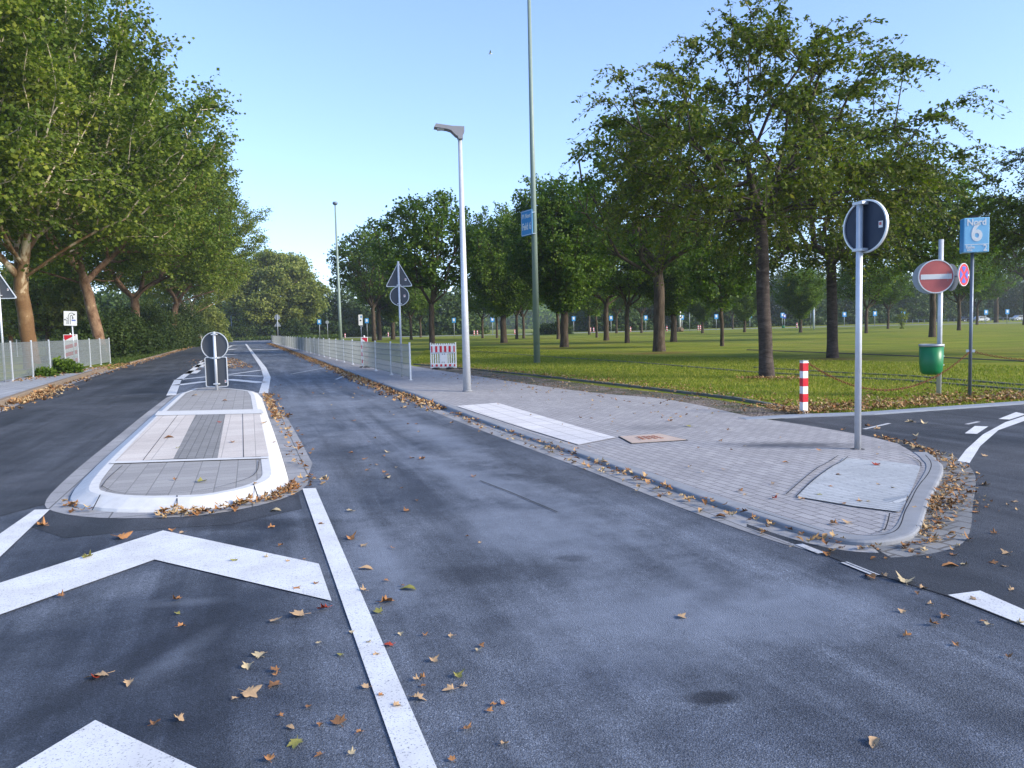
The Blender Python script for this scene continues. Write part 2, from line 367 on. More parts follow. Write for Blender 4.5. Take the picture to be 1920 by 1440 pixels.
MT['leaflime'] = foliage('lime_leaves', [(0, (.024, .050, .008)), (.4, (.062, .115, .012)), (.75, (.14, .21, .02)), (1, (.21, .27, .035))])
MT['leafpale'] = foliage('pale_leaves', [(0, (.10, .13, .03)), (.5, (.18, .21, .045)), (1, (.28, .29, .07))])
MT['leafwood'] = foliage('woodland_leaves', [(0, (.014, .032, .008)), (.5, (.035, .068, .013)), (1, (.085, .125, .022))], .2)
MT['leafhedge'] = foliage('hedge_leaves', [(0, (.014, .030, .007)), (.5, (.033, .060, .010)), (1, (.080, .105, .020))], .25)
# ------------------------------------------------------------------ tree maker
def skeleton(rng, H, hb, Rr, nn, prof, lean=(0, 0), wob=.12, asym=(0, 0), trade=.35, sag=.0, cb=None, low=0.0):
    cb = cb or hb*.93
    trunk = [np.zeros(3)]; n0 = max(3, int(hb/.6))
    for i in range(1, n0+1):
        t = i/n0; trunk.append(np.array([lean[0]*t+rng.normal(0, wob*.3)*t, lean[1]*t+rng.normal(0, wob*.3)*t, hb*t]))
    P = trunk[:]; par = [-1]+list(range(n0)); path = [0.0]
    for i in range(1, len(P)): path.append(path[-1]*0+0.0)
    top = P[-1]
    ph = rng.uniform(0, 6.28, 4); A = []
    while len(A) < nn:
        t = rng.uniform(0, 1); a = rng.uniform(0, 6.283)
        lob = 1+.16*math.sin(3*a+ph[0]+4*t)+.12*math.sin(5*a+ph[1]-6*t)
        rr = Rr*prof(t)*lob*rng.uniform(0, 1)**.42
        if rng.uniform() > prof(t)**1.2+.06 or rng.uniform() < low*max(0, t-.25)*1.5: continue
        A.append([top[0]+rr*math.cos(a)+asym[0]*t, top[1]+rr*math.sin(a)+asym[1]*t, cb+(H-cb)*t])
    if low > .55: A += [[top[0]-.25+.12*math.sin(k*2.1)+(.55*(k % 2)-.3)*(1-k/9), top[1]+.3*math.cos(k), H*(.80+.235*k/8)] for k in range(9)]
    A = np.array(A); A[:, 2] += -sag*np.hypot(A[:, 0], A[:, 1])/Rr
    A = A[np.argsort(np.linalg.norm(A-top, axis=1))]
    Pn = np.zeros((len(P)+nn*14, 3)); Pn[:len(P)] = P; pl = np.zeros(len(Pn)); cnt = len(P)
    lo = int(n0*.82); pl[:lo] = 1e6; ends = []
    for a in A:
        d = np.linalg.norm(Pn[:cnt]-a, axis=1)+trade*pl[:cnt]+np.maximum(0, Pn[:cnt, 2]-a[2])*1.2
        j = int(np.argmin(d)); L = np.linalg.norm(a-Pn[j]); m = max(1, min(12, int(L/.7))); prev = j; b = Pn[j].copy()
        mid = rng.normal(0, .09*L, 3); mid[2] += .10*L
        for k in range(1, m+1):
            t = k/m; q = b+(a-b)*t+mid*math.sin(math.pi*t)*.8
            if cnt >= len(Pn): break
            Pn[cnt] = q; par.append(prev); pl[cnt] = pl[prev]*(pl[prev] < 1e5)+np.linalg.norm(q-Pn[prev]); prev = cnt; cnt += 1
        ends.append(prev)
    return Pn[:cnt], np.array(par[:cnt]), ends, n0
def wood_mesh(name, P, par, rbase, n0, pipe=2.35, flare=1.35, rmin=.008, sides=12, cut=0.0):
    n = len(P); ch = [[] for _ in range(n)]
    for i in range(1, n): ch[par[i]].append(i)
    wgt = np.zeros(n)
    for i in range(n-1, -1, -1):
        wgt[i] = sum(wgt[c] for c in ch[i]) if ch[i] else 1.0
    r = wgt**(1/pipe); r *= rbase/r[n0]; r = np.maximum(r, rmin)
    for i in range(n0): r[i] = rbase*(1+.16*(1-i/n0))
    r[0] = rbase*flare; r[1] = max(r[1], rbase*1.12)
    mb = MB(); starts = [(0, None)]
    while starts:
        s, pp = starts.pop(); chain = [s]; rr = [r[s]]
        if pp is not None: chain = [pp, s]; rr = [min(r[s]*1.25, r[pp]), r[s]]
        cur = s
        while ch[cur]:
            c = max(ch[cur], key=lambda k: wgt[k])
            for k in ch[cur]:
                if k != c: starts.append((k, cur))
            chain.append(c); rr.append(r[c]); cur = c
        if rr[-1] > 0: rr[-1] *= .6
        if max(rr[1:] or rr) < cut: continue
        mb.tube([P[k] for k in chain], rr, sides if max(rr) > rbase*.6 else (7 if max(rr) > .05 else 4), cap=False)
    return mb.mesh(name), r
def leaves_at(rng, C, nl, sig, size, droop=0.0, tintc=None, flat=.7):
    C = np.repeat(C, nl, axis=0); N = len(C)
    c = C+rng.normal(0, 1, (N, 3))*np.array([sig, sig, sig*flat])
    return leaf_quads(rng, c, size, droop, np.repeat(tintc, nl) if tintc is not None else None)
def leaf_quads(rng, c, size, droop, tc=None, wr=.42):
    N = len(c); a = rng.normal(0, 1, (N, 3)); a[:, 2] = a[:, 2]*.5-droop; a /= np.linalg.norm(a, axis=1, keepdims=True)
    nrm = rng.normal(0, 1, (N, 3)); nrm[:, 2] += .8; b = np.cross(a, nrm); b /= np.linalg.norm(b, axis=1, keepdims=True)+1e-9
    s = size*rng.uniform(.65, 1.3, (N, 1)); w_ = s*wr*rng.uniform(.8, 1.2, (N, 1))
    fold = np.cross(a, b)*w_*.35
    V = np.stack([c, c+a*s*.5+b*w_+fold, c+a*s, c+a*s*.5-b*w_+fold], 1).reshape(-1, 3)
    Fq = np.arange(N*4).reshape(N, 4)
    t = rng.beta(2.2, 2.6, N)
    if tc is not None: t = np.clip(t*.45+tc*.55, 0, 1)
    return V, Fq, t
def crown_mesh(name, rng, P, par, ends, r, nl, sig, size, droop=0, shoots=1, slen=.8, nls=9, thr=.03, flat=.7, top=None, wr=.42):
    idx = [i for i in range(len(P)) if r[i] < thr]
    C = P[idx]; tint = rng.uniform(0, 1, len(C))
    V1, F1, T1 = leaves_at(rng, C, nl, sig, size, droop, tint, flat)
    Vs = [V1]; Ts = [T1]
    pts = []
    tw = []
    c0 = P[ends].mean(axis=0)
    for e in ends:
        for _ in range(shoots):
            d = P[e]-P[par[e]]; d = d/(np.linalg.norm(d)+1e-6)*.6+(P[e]-c0)/(np.linalg.norm(P[e]-c0)+1e-6)*.7+rng.normal(0, .35, 3)
            d /= np.linalg.norm(d); L = slen*rng.uniform(.5, 1.3); p = P[e].copy(); seg = [p.copy()]
            for k in range(nls):
                p = p+d*L/nls; d = d+np.array([0, 0, -.05*droop*2])
                pts.append(p+rng.normal(0, size*.25, 3)); seg.append(p.copy())
            tw.append(seg)
    if pts:
        V2, F2, T2 = leaf_quads(rng, np.array(pts), size, droop, rng.uniform(0, 1, len(pts)), wr); Vs.append(V2); Ts.append(T2)
    V = np.concatenate(Vs); T = np.concatenate(Ts)
    return fast_mesh(name, V, np.arange(len(V)).reshape(-1, 4), T), tw
def add_twigs(me, tw, rad=.008):
    mb = MB()
    for s in tw: mb.tube([s[0], s[len(s)//2], s[-1]], [rad, rad*.7, rad*.3], 3, cap=False)
    n0 = len(me.vertices); v = [tuple(x.co) for x in me.vertices]; f = [tuple(p.vertices) for p in me.polygons]
    nm = bpy.data.meshes.new(me.name); nm.from_pydata(v+mb.v, [], f+[tuple(i+n0 for i in q) for q in mb.f]); nm.update()
    nm.polygons.foreach_set('use_smooth', [True]*len(nm.polygons)); return nm
round_prof = lambda t: max(.05, math.sin(math.pi*(.12+.80*t))**.7)
def make_tree_meshes(seed, H, hb, Rr, rb, nn, nl, sig, size, prof=round_prof, droop=.2, shoots=1, slen=.8, lean=(0, 0), asym=(0, 0), trade=.35, sag=0.0, thr=.04, twigs=True, flat=.7, wr=.42, pipe=2.35, nls=9, cut=0.0, cb=None, low=0.0):
    rng = np.random.default_rng(seed)
    P, par, ends, n0 = skeleton(rng, H, hb, Rr, nn, prof, lean, asym=asym, trade=trade, sag=sag, cb=cb, low=low)
    wm, r = wood_mesh('trunk', P, par, rb, n0, pipe, cut=cut)
    cm, tw = crown_mesh('crown', rng, P, par, ends, r, nl, sig, size, droop, shoots, slen, nls, thr, flat, wr=wr)
    if twigs: wm = add_twigs(wm, tw)
    return wm, cm
def place_tree(ms, bk, lf, loc, label, group=None, cat='tree', s=1.0, rz=0.0, name='tree', sz=None):
    e = empty(name, loc, label, cat, group, rz); e.scale = (s, s, sz or s)
    t = link('trunk', ms[0], None, e)
    if not ms[0].materials: ms[0].materials.append(bk)
    c = link('crown', ms[1], None, e)
    if not ms[1].materials: ms[1].materials.append(lf)
    return e
# ------------------------------------------------------------------ GROUND AND ROADS
T_BASE = {'near': G(1438, 708), 'second': G(1561, 671), 'third': G(1236, 659), 'fourth': G(1058, 651)}
TREE_BASES = [(G(1436, 712), 1.0), (G(1561, 674), 1.4), (G(1236, 662), 2.0), (G(1058, 653), 1.5), (G(945, 644), 1.8), (G(1137, 640), 1.5)]
MT['grass'] = grass_mat()
def ground():
    S = 1500
    o = poly_mesh('ground', [Vector((-S, -200, 0)), Vector((S, -200, 0)), Vector((S, S, 0)), Vector((-S, S, 0))], MT['grass'])
ground()
GZ = .004
# left kerb foot line, near to far
LK = [G(x, y) for x, y in ((0, 764), (60, 741), (150, 710), (215, 690), (300, 667), (350, 652), (392, 640))]
LK = [LK[0]+(LK[0]-LK[1])*4.0] + LK
road_pts = [Vector((LK[0].x-3, LK[0].y-14, 0))] + LK + [G(430, 634.5), G(520, 635), G(560, 652), G(700, 684), G(1000, 733), G(1300, 766), G(1420, 784), G(1500, 781), G(1640, 776), G(1780, 766), G(1920, 756), G(2150, 741)]
road_pts += [Vector((26, 12, 0)), Vector((26, -12, 0)), Vector((LK[0].x-3, -12, 0))]
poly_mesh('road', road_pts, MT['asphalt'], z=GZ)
# the left carriageway and the side road were laid with darker asphalt
dk = [G(x, y) for x, y in ((-60, 792), (60, 745), (150, 714), (215, 694), (300, 671), (350, 656), (405, 640), (437, 645), (392, 672), (330, 716), (312, 744), (210, 842), (90, 945))]
poly_mesh('road_left_carriageway', dk+[G(-10, 972), G(-300, 1170), G(-500, 985)], MT['asphaltdk'], z=2*GZ)
sr = [G(x, y) for x, y in ((1400, 786), (1500, 784), (1640, 779), (1780, 769), (1920, 759), (2150, 744))]
poly_mesh('side_road', sr+[Vector((26, 10, 0)), Vector((24, 3.0, 0)), G(1920, 1176), G(1777, 1120), G(1640, 1078), G(1540, 1040), G(1400, 990)], MT['asphaltdk'], z=2*GZ)
# patch of darker fresh asphalt in front of the island
poly_mesh('road_patch', [G(x, y) for x, y in ((90, 957), (300, 968), (560, 928), (566, 955), (430, 985), (300, 992), (120, 1010), (60, 990))], MT['asphaltdk'], z=1.6*GZ)
MZ = 3*GZ
def mark(pts, mat='paint', name='road_marking'): return poly_mesh(name, [G(*p) for p in pts], MT[mat], z=MZ)
def mline(pts, wd, mat='paint'): return ribbon('road_marking', [G(*p) for p in pts], wd, MT[mat], MZ)
mark([(567, 918), (592, 917), (817, 1440), (1075, 2040), (940, 2040), (749, 1440)])
mark([(-400, 1226), (0, 1096), (306, 997), (598, 1060), (622, 1130), (290, 1052), (0, 1156), (-400, 1300)])
mark([(-200, 1585), (179, 1355), (640, 1575), (690, 1720), (165, 1460), (-200, 1700)])
mark([(65, 958), (94, 957), (0, 1047), (-260, 1282), (-400, 1282)])
mark([(1795, 866), (1818, 870), (1838, 838), (1872, 808), (1925, 789), (2060, 762), (2040, 756), (1925, 780), (1885, 793), (1843, 816), (1811, 845)])
mark([(1809, 814), (1832, 815), (1853, 801), (1828, 800)]); mark([(1872, 787), (1893, 788), (1924, 778), (1905, 774)])
mark([(1777, 1119), (1838, 1111), (1920, 1147), (2300, 1310), (2320, 1370), (1920, 1176)])
mline([(1498, 1023), (1540, 1040)], .06, 'oldpaint'); mline([(1582, 1057), (1644, 1082)], .05, 'oldpaint')
mline([(321, 742), (333, 714), (368, 689), (398, 666), (436, 648)], .24)
mline([(494, 738), (501, 708), (494, 690), (478, 668), (461, 645)], .24)
mline([(330, 713), (385, 707), (440, 704), (494, 706)], .34); mline([(330, 723), (385, 716), (428, 712), (492, 718)], .42)
mline([(428, 703), (492, 694)], .22); mline([(340, 738), (400, 729.5), (470, 736)], .28)
for a, b in (((357, 701), (366, 695)), ((371, 689), (378, 684)), ((381, 679), (386, 676)), ((428, 656), (438, 654.5)), ((424, 666), (437, 664.5)), ((430, 648.5), (440, 647.5)), ((428, 685), (437, 683.5)),
             ((473, 655.5), (497, 655.5)), ((503, 655.5), (523, 655.5))):
    mline([a, b], .5 if a[1] > 670 else .9)
mline([(430, 640.5), (506, 639.5)], 2.2, 'oldpaint')
for a, b, wd in (((630, 712), (690, 686), .09), ((545, 702), (610, 690), .08), ((1620, 806), (1668, 795), .06), ((1812, 797), (1835, 792), .06)): mline([a, b], wd, 'oldpaint')
ribbon('road_crack', smooth_line([G(x, y) for x, y in ((900, 903), (942, 919), (960, 926), (1000, 943), (1045, 962))]), .012, MT['joint'], MZ)
ribbon('road_joint', [G(x, y) for x, y in ((1560, 1048), (1640, 1080), (1777, 1121), (1920, 1178), (2200, 1290))], .008, MT['joint'], MZ+GZ*.5)
# far crossing road
fr = [G(x, y) for x, y in ((250, 642.5), (520, 636.5), (760, 631.5), (1000, 626.5), (1400, 616.5), (1700, 609.5), (1920, 605.5))]
fr = [fr[0]+(fr[0]-fr[1])*1.0]+fr+[fr[-1]+(fr[-1]-fr[-2])*1.0]
sweep('crossing_road', [Vector((p.x, p.y, .012)) for p in fr], [(9, 0), (-2, 0)], MT['farroad'])
# ------------------------------------------------------------------ RIGHT PAVEMENT
PZ = .11
front = [(507, 644), (553, 660.5), (632, 691.5), (724, 729), (786, 750), (846, 773), (952, 811), (1065, 850), (1177, 889), (1290, 932), (1402, 971), (1487, 999), (1543, 1015), (1600, 1026), (1656, 1027), (1700, 1018), (1723, 1006), (1734, 976), (1741, 947), (1762, 908), (1771, 886), (1762, 869), (1740, 855)]
back = [(1684, 836), (1627, 821), (1515, 801), (1402, 784), (1318, 763), (1234, 748), (1121, 740), (1009, 725), (896, 707), (775, 688), (700, 672), (600, 652), (522, 636)]
fl = smooth_line([G(*p) for p in front], 2); bl = smooth_line([G(*p) for p in back], 2)
def zfrac(p):      # kerb sinks to near flush towards the side road
    q = G(1762, 869)-p; d = (q.x*q.x+q.y*q.y)**.5
    y0, y1 = G(960, 814).y, G(780, 748).y
    a = .42+.58*max(0, min(1, (p.y-y0)/(y1-y0)))
    return max(.25, min(a, d/1.6+.25))
outline = fl
KW = .16
nn_ = normals(fl)
sweep('kerb', fl, [(0, -.02), (.0, PZ-.03), (.012, PZ-.008), (.03, PZ), (KW-.006, PZ), (KW, PZ-.012)], MT['kerb'], zf=zfrac)
inner = [Vector((p.x+q.x*KW, p.y+q.y*KW, PZ*zfrac(p)-.006)) for p, q in zip(fl, nn_)]
bk2 = [Vector((p.x, p.y, .028)) for p in bl]
# surface as strips from kerb to back edge, so that it can fall evenly
def res(line, n):
    L = [0]
    for a, b in zip(line, line[1:]): L.append(L[-1]+(b-a).length)
    o = []; j = 0
    for k in range(n):
        s = L[-1]*k/(n-1)
        while j < len(L)-2 and L[j+1] < s: j += 1
        t = (s-L[j])/max(1e-9, L[j+1]-L[j]); o.append(line[j].lerp(line[j+1], min(1, t)))
    return o
pav = poly_mesh('pavement', inner+bk2, MT['paver'])
def pave_z(p):
    best = None
    me = pav.data
    for poly in me.polygons:
        a, b, c = [me.vertices[i].co for i in poly.vertices]
        d = (b.x-a.x)*(c.y-a.y)-(c.x-a.x)*(b.y-a.y)
        if abs(d) < 1e-9: continue
        u = ((p.x-a.x)*(c.y-a.y)-(c.x-a.x)*(p.y-a.y))/d; v = ((b.x-a.x)*(p.y-a.y)-(p.x-a.x)*(b.y-a.y))/d
        if u >= -1e-4 and v >= -1e-4 and u+v <= 1.0001: return a.z+u*(b.z-a.z)+v*(c.z-a.z)
    return None
def on_pave(px, py):
    z = .07
    for _ in range(4):
        p = G(px, py, z); q = pave_z(p)
        if q is None: break
        z = q
    return G(px, py, z)
def drape(name, pts, mat, dz=.005, step=.15):
    """sheet laid on the pavement surface"""
    P = dense([on_pave(*p) for p in pts], step, True)
    bm = bmesh.new(); vs = [bm.verts.new(p) for p in P]
    f = bm.faces.new(vs); bmesh.ops.triangulate(bm, faces=[f])
    bmesh.ops.subdivide_edges(bm, edges=bm.edges[:], cuts=2, use_grid_fill=True)
    for v in bm.verts:
        q = pave_z(v.co)
        if q is not None: v.co.z = q
        v.co.z += dz
    for f in bm.faces:
        if f.normal.z < 0: f.normal_flip()
    me = bpy.data.meshes.new(name); bm.to_mesh(me); bm.free(); o = link(name, me, mat); o['kind'] = 'structure'; return o
drape('tactile_paving', [(856, 762), (933, 756), (1155, 821), (1085, 835)], MT['whiteslab'], .009)
drape('tactile_paving', [(1583, 860), (1660, 866), (1726, 876), (1716, 905), (1700, 935), (1686, 962), (1600, 951), (1494, 933), (1530, 897)], MT['ribslab'], .011)
def pline(pts, wd=.009, dz=.014, it=2):
    P = smooth_line([on_pave(*p) for p in pts], it); P = dense(P, .2)
    for p in P:
        q = pave_z(p); p.z = (q if q is not None else p.z)+dz
    return sweep('paving_joint', P, [(wd/2, 0), (-wd/2, 0)], MT['joint'])
pline([(1572, 856), (1530, 880), (1495, 910), (1474, 929)]); pline([(1590, 858), (1545, 886), (1510, 915), (1493, 933)])
pline([(1690, 850), (1716, 860), (1726, 868), (1727, 877)]); pline([(1735, 855), (1748, 870), (1742, 890), (1720, 915), (1706, 945), (1696, 962), (1690, 985), (1680, 1000), (1650, 1008), (1600, 1006), (1545, 995)])
pline([(1668, 965), (1664, 985), (1655, 998), (1640, 1001)])
pline([(1400, 955), (1545, 1000)], .010)
# gutters
sweep('gutter', fl[:int(len(fl)*.62)], [(0.0, .009), (-.30, .007)], MT['gutter'])
tip = fl[int(len(fl)*.62)-1:]
nt_ = len(tip)
mbg = MB(); nq = normals(tip); vs = []
for i, (p, q) in enumerate(zip(tip, nq)):
    k = i/(nt_-1); wd = .26+.06*math.sin(math.pi*min(1, k*1.15))**2
    vs += [(p.x, p.y, .010), (p.x-q.x*wd, p.y-q.y*wd, .0085)]
mbg.add(vs, [(2*i, 2*i+2, 2*i+3, 2*i+1) for i in range(nt_-1)]); og = mbg.build('gutter', MT['cobble']); og['kind'] = 'structure'
# gravel verge and lawn edging stones
gv = [G(x, y) for x, y in ((775, 690), (896, 709), (1009, 727), (1121, 742), (1234, 750), (1318, 765), (1402, 787), (1430, 790), (1500, 783), (1545, 779), (1440, 766), (1300, 744), (1150, 728), (1000, 708), (900, 696), (800, 684))]
poly_mesh('gravel_verge', gv, MT['gravel'], z=.016)
MT['oldkerb'] = simple('weathered_lawn_kerb', (.13, .135, .12), .95, 0, .4, 3, .1)
def edging(pts, wd=.09, h=.05, mat='oldkerb'):
    P = dense([G(*p) for p in pts], 1.0); return sweep('edging_stone', P, [(0, -.01), (0, h), (wd, h), (wd, -.01)], MT[mat])
edging([(775, 684), (900, 695), (1000, 705), (1150, 722), (1300, 740), (1375, 749), (1460, 765), (1500, 776)], .10)
for P_, h in (([(880, 658), (900, 660), (1020, 669), (1200, 681), (1412, 699), (1572, 708), (1700, 715), (1920, 733), (2100, 746)], .04), ([(1412, 690), (1572, 700), (1700, 706), (1920, 724), (2100, 736)], .04), ([(1400, 656.5), (1572, 663), (1700, 668), (1920, 678), (2100, 686)], .03)):
    edging(P_, .10, h); ribbon('soil_groove_shadow', dense([G(x, y-1.3) for x, y in P_], 2), .16, MT['dirt'], .012)  # dark flat strip paints the shadow in the gap beside each edging
sweep('side_road_kerb', dense([G(x, y) for x, y in ((1400, 790), (1500, 784), (1640, 779), (1780, 769), (1920, 759), (2150, 744))], .5), [(0, 0), (0, .028), (.02, .034), (.26, .034), (.26, 0)], MT['kerbpale'])
# ------------------------------------------------------------------ TRAFFIC ISLAND
io = [(127, 940), (134, 950), (173, 959), (233, 963.5), (333, 962), (400, 957), (483, 940), (527, 923), (543, 909), (541, 895), (520, 827), (503, 780), (490, 741), (470, 737), (400, 730.5), (337, 738), (290, 777), (240, 823), (187, 870), (140, 918)]
IO = smooth_line([G(*p) for p in io], 1, True); IO = IO[::-1] if sum(a.x*b.y-b.x*a.y for a, b in zip(IO, IO[1:]+IO[:1])) < 0 else IO
isl = empty('traffic_island', (0, 0, 0), 'raised paved traffic island with sloped white kerb between the two carriageways', 'traffic island')
IZ = .105
def kerbh(p): return .35+.65*min(1, max(0, (G(410, 735).y-p.y)/3.0))
sweep('kerb', IO, [(0, 0), (.02, .035), (.15, IZ-.012), (.18, IZ), (.27, IZ)], MT['kerbwhite'], closed=True, parent=isl)
nI = normals(IO, True)
inn = [Vector((p.x+q.x*.27, p.y+q.y*.27, IZ-.004)) for p, q in zip(IO, nI)]
poly_mesh('paving', inn, MT['islepaver'], parent=isl)
def itop(name, pts, mat, z): return poly_mesh(name, [G(x, y, z) for x, y in pts], mat, parent=isl)
itop('tactile_slabs', [(299, 777), (368, 775), (325, 860), (214, 866)], MT['slab'], IZ+.002)
itop('tactile_slabs', [(423, 774), (486, 772), (504, 855), (408, 859)], MT['slab'], IZ+.002)
itop('paving_strip', [(368, 775), (423, 774), (408, 859), (325, 860)], MT['stripepaver'], IZ+.002)
itop('cross_bar', [(296, 771), (490, 767), (495, 775), (290, 779)], MT['kerbwhite'], IZ+.008)
itop('cross_bar', [(209, 865), (503, 856), (504, 859), (205, 869)], MT['kerbwhite'], IZ+.008)
def ijoint(pts, wd=.007):
    P = smooth_line([G(x, y, IZ+.006) for x, y in pts], 2); return sweep('joint', P, [(wd/2, 0), (-wd/2, 0)], MT['joint'], parent=isl)
ijoint([(333, 778), (268, 863)]); ijoint([(455, 775), (457, 857)]); ijoint([(190, 868+45), (200, 898), (230, 872)]); ijoint([(190, 910), (215, 924), (290, 927), (380, 920), (440, 905), (482, 890), (486, 862)])
for a, b in (((173, 958), (188, 929)), ((332, 962), (332, 930)), ((486, 940), (475, 908))):
    P = [G(*a, .03), G(*b, IZ)]; sweep('joint', [Vector((p.x, p.y, p.z+.008)) for p in P], [(.005, 0), (-.005, 0)], MT['joint'], parent=isl)
ig = [Vector((p.x-q.x*(.20 if p.x < -4.6 or p.y < 8.5 else .32), p.y-q.y*(.20 if p.x < -4.6 or p.y < 8.5 else .32), .0085)) for p, q in zip(IO, nI)]
mbi = MB(); m_ = len(IO); mbi.add([(p.x, p.y, .0095) for p in IO]+[tuple(p) for p in ig], [(i, i+m_, (i+1) % m_+m_, (i+1) % m_) for i in range(m_)])
oi = mbi.build('gutter', MT['gutter']); oi['kind'] = 'structure'
# ------------------------------------------------------------------ LEFT KERB AND PAVEMENT
LP = smooth_line(LK, 1)
mid = G(222, 688)
LPn = [p for p in LP if p.y <= mid.y+.01]
sweep('kerb', LPn, [(0, 0), (0, .13), (.02, .15), (.16, .15), (.17, .14)], MT['kerbbrown'])
nl_ = normals(LPn)
a_ = [Vector((p.x+q.x*.165, p.y+q.y*.165, .146)) for p, q in zip(LPn, nl_)]
b_ = [Vector((p.x+q.x*2.1, p.y+q.y*2.1, .142)) for p, q in zip(LPn, nl_)]
poly_mesh('pavement', a_+b_[::-1], MT['leftpave'])
sweep('gutter', LP, [(0, .011), (-.30, .0095)], MT['gutter'])
LPf = [p for p in LP if p.y > mid.y-.5]
sweep('kerb', LPf, [(0, 0), (0, .08), (.12, .09), (.14, 0)], MT['kerbbrown'])
# ------------------------------------------------------------------ FENCES
def mesh_panel(L, H, nbar=6, sp=.05):
    mb = MB(); n = int(L/sp)
    for i in range(n+1):
        x = -L/2+L*i/n; mb.box((x, 0, H/2), (.0065, .0065, H))
    for k in range(nbar):
        z = .03+(H-.06)*k/(nbar-1)
        mb.box((0, .008, z), (L, .008, .008)); mb.box((0, -.008, z), (L, .008, .008))
    return mb.mesh('mesh_panel')
def fence(name, A, B, H, n, label, group, z0, dense_far=False):
    d = (B-A); L = d.length/n; rz = math.atan2(d.y, d.x)
    e = empty(name, (A.x, A.y, z0), label, 'fence', group)
    pm = mesh_panel(L-.06, H-.12)
    pm.materials.append(MT['fence'])
    po = MB().box((0, 0, H/2), (.06, .045, H), bev=.004).box((0, 0, H+.008), (.066, .05, .016)).box((0, 0, .006), (.14, .12, .012)).mesh('post'); po.materials.append(MT['galv'])
    for i in range(n+1):
        p = A+d*i/n
        o = link('post', po, None, e); o.location = (p.x-A.x, p.y-A.y, 0); o.rotation_euler[2] = rz
        if i < n:
            q = A+d*(i+.5)/n; o = link('mesh_panel', pm, None, e); o.location = (q.x-A.x, q.y-A.y, .08); o.rotation_euler[2] = rz
    return e
FA = on_pave(770, 713); FA.z = 0; FB = G(509, 642.5, .1); FB.z = 0
FH = zat(FA, 643)-.09
fence('mesh_fence', FA, FB, FH, 33, 'long grey welded mesh fence on the pavement edge running to the far junction', 'welded mesh fences', .09)
LA = G(-75, 733, .14); LB = G(207, 681, .14); LA.z = LB.z = 0
fence('mesh_fence', LB, LA, zat(LB, 634)-.14, 9, 'grey welded mesh fence in front of the plane trees, ending at the hedge', 'welded mesh fences', .14)
LC = AT(-40, 60); LD = AT(127, 66)
fence('mesh_fence', LD, LC, 1.35, 5, 'second mesh fence standing behind the mottled plane trunk', 'welded mesh fences', .2)
# ------------------------------------------------------------------ SIGNS AND POLES
def up(P, z): return Vector((P.x, P.y, z))
def pole(mb, h, r, n=16, z0=-.02): return mb.tube([(0, 0, z0), (0, 0, h)], r, n)
def disc(mb, r, z, y0, y1, x=0): return mb.prism(circ(r, 44, x, z), y0, y1)
def rim_ring(out, inn_, y0, y1):
    mb = MB(); n = len(out)
    vs = [(x, y0, z) for x, z in out]+[(x, y0, z) for x, z in inn_]+[(x, y1, z) for x, z in out]+[(x, y1, z) for x, z in inn_]
    fs = []
    for i in range(n):
        j = (i+1) % n
        fs += [(i, j, n+j, n+i), (2*n+j, 2*n+i, 3*n+i, 3*n+j), (i, 2*n+i, 2*n+j, j), (n+j, 3*n+j, 3*n+i, n+i)]
    return mb.add(vs, fs)
def plate(e, kind, wd, h, z, back, x=0, sticker=None, thick=.03, yoff=.06):
    """sign plate seen from behind, on the far side of its pole: part sign_plate > rim, sticker"""
    if kind == 'disc': o = circ(wd/2, 44, 0, 0); i = circ(wd/2-.018, 44, 0, 0)
    elif kind == 'tri': o = rtri(wd, h, .05, -h/2); i = [(a*.93, b*.93-.01*h) for a, b in o]
    else: o = rrect(wd, h, .05); i = rrect(wd-.036, h-.036, .035)
    p = MB().prism([(a*.992, b*.992) for a, b in o], 0, .004).build('sign_plate', back, e); p.location = (x, yoff, z)
    rim_ring(o, i, -thick*.7, thick*.3).build('rim', MT['rim'], p)
    if sticker:
        st = MB().box((sticker[0], -.003, sticker[1]), (.055, .003, .075)).build('sticker', MT['white'], p)
        MB().box((sticker[0]-.004, -.0055, sticker[1]+.008), (.032, .002, .034)).build('sticker_print', MT['fadedred'], p)
    return p
def clamps(e, zs, r):
    for z in zs: MB().box((0, .02, z), (r*2+.07, r*2+.05, .035), bev=.004).build('clamp', MT['galv'], e)
# island sign
P = G(407, 735, .05); m = mpp(P)
e = empty('traffic_sign', up(P, .05), 'backs of a round and a tall rectangular sign on one pole at the island end', 'sign', 'signs seen from behind', -.02)
ht = zat(P, 622)-.05
pole(MB(), ht, .038).build('pole', MT['galv'], e)
zc = zat(P, 648)-.05; plate(e, 'disc', 51*m, 0, zc, MT['signback'], -.02)
zr = zat(P, 697.5)-.05; plate(e, 'rect', 42*m, 56*m, zr, MT['signback'], -.01, sticker=(.24, -.26)); clamps(e, (zc+.3, zc-.33, zr-.32), .038)
# triangle and round sign behind the fence
P = on_pave(754, 707); m = mpp(P)
e = empty('traffic_sign', P, 'backs of a triangular and a round sign on one pole behind the mesh fence end', 'sign', 'signs seen from behind', .0)
h0 = P.z; pole(MB(), zat(P, 490)-h0, .033).build('pole', MT['galv'], e)
zt = zat(P, 514)-h0; plate(e, 'tri', 51*m, 46*m, zt, MT['signback'], 0, sticker=(.21, -.17))
zc = zat(P, 555)-h0; plate(e, 'disc', 36*m, 0, zc, MT['signback'], 0, sticker=(.16, 0)); clamps(e, (zt-.35, zc-.25), .033)
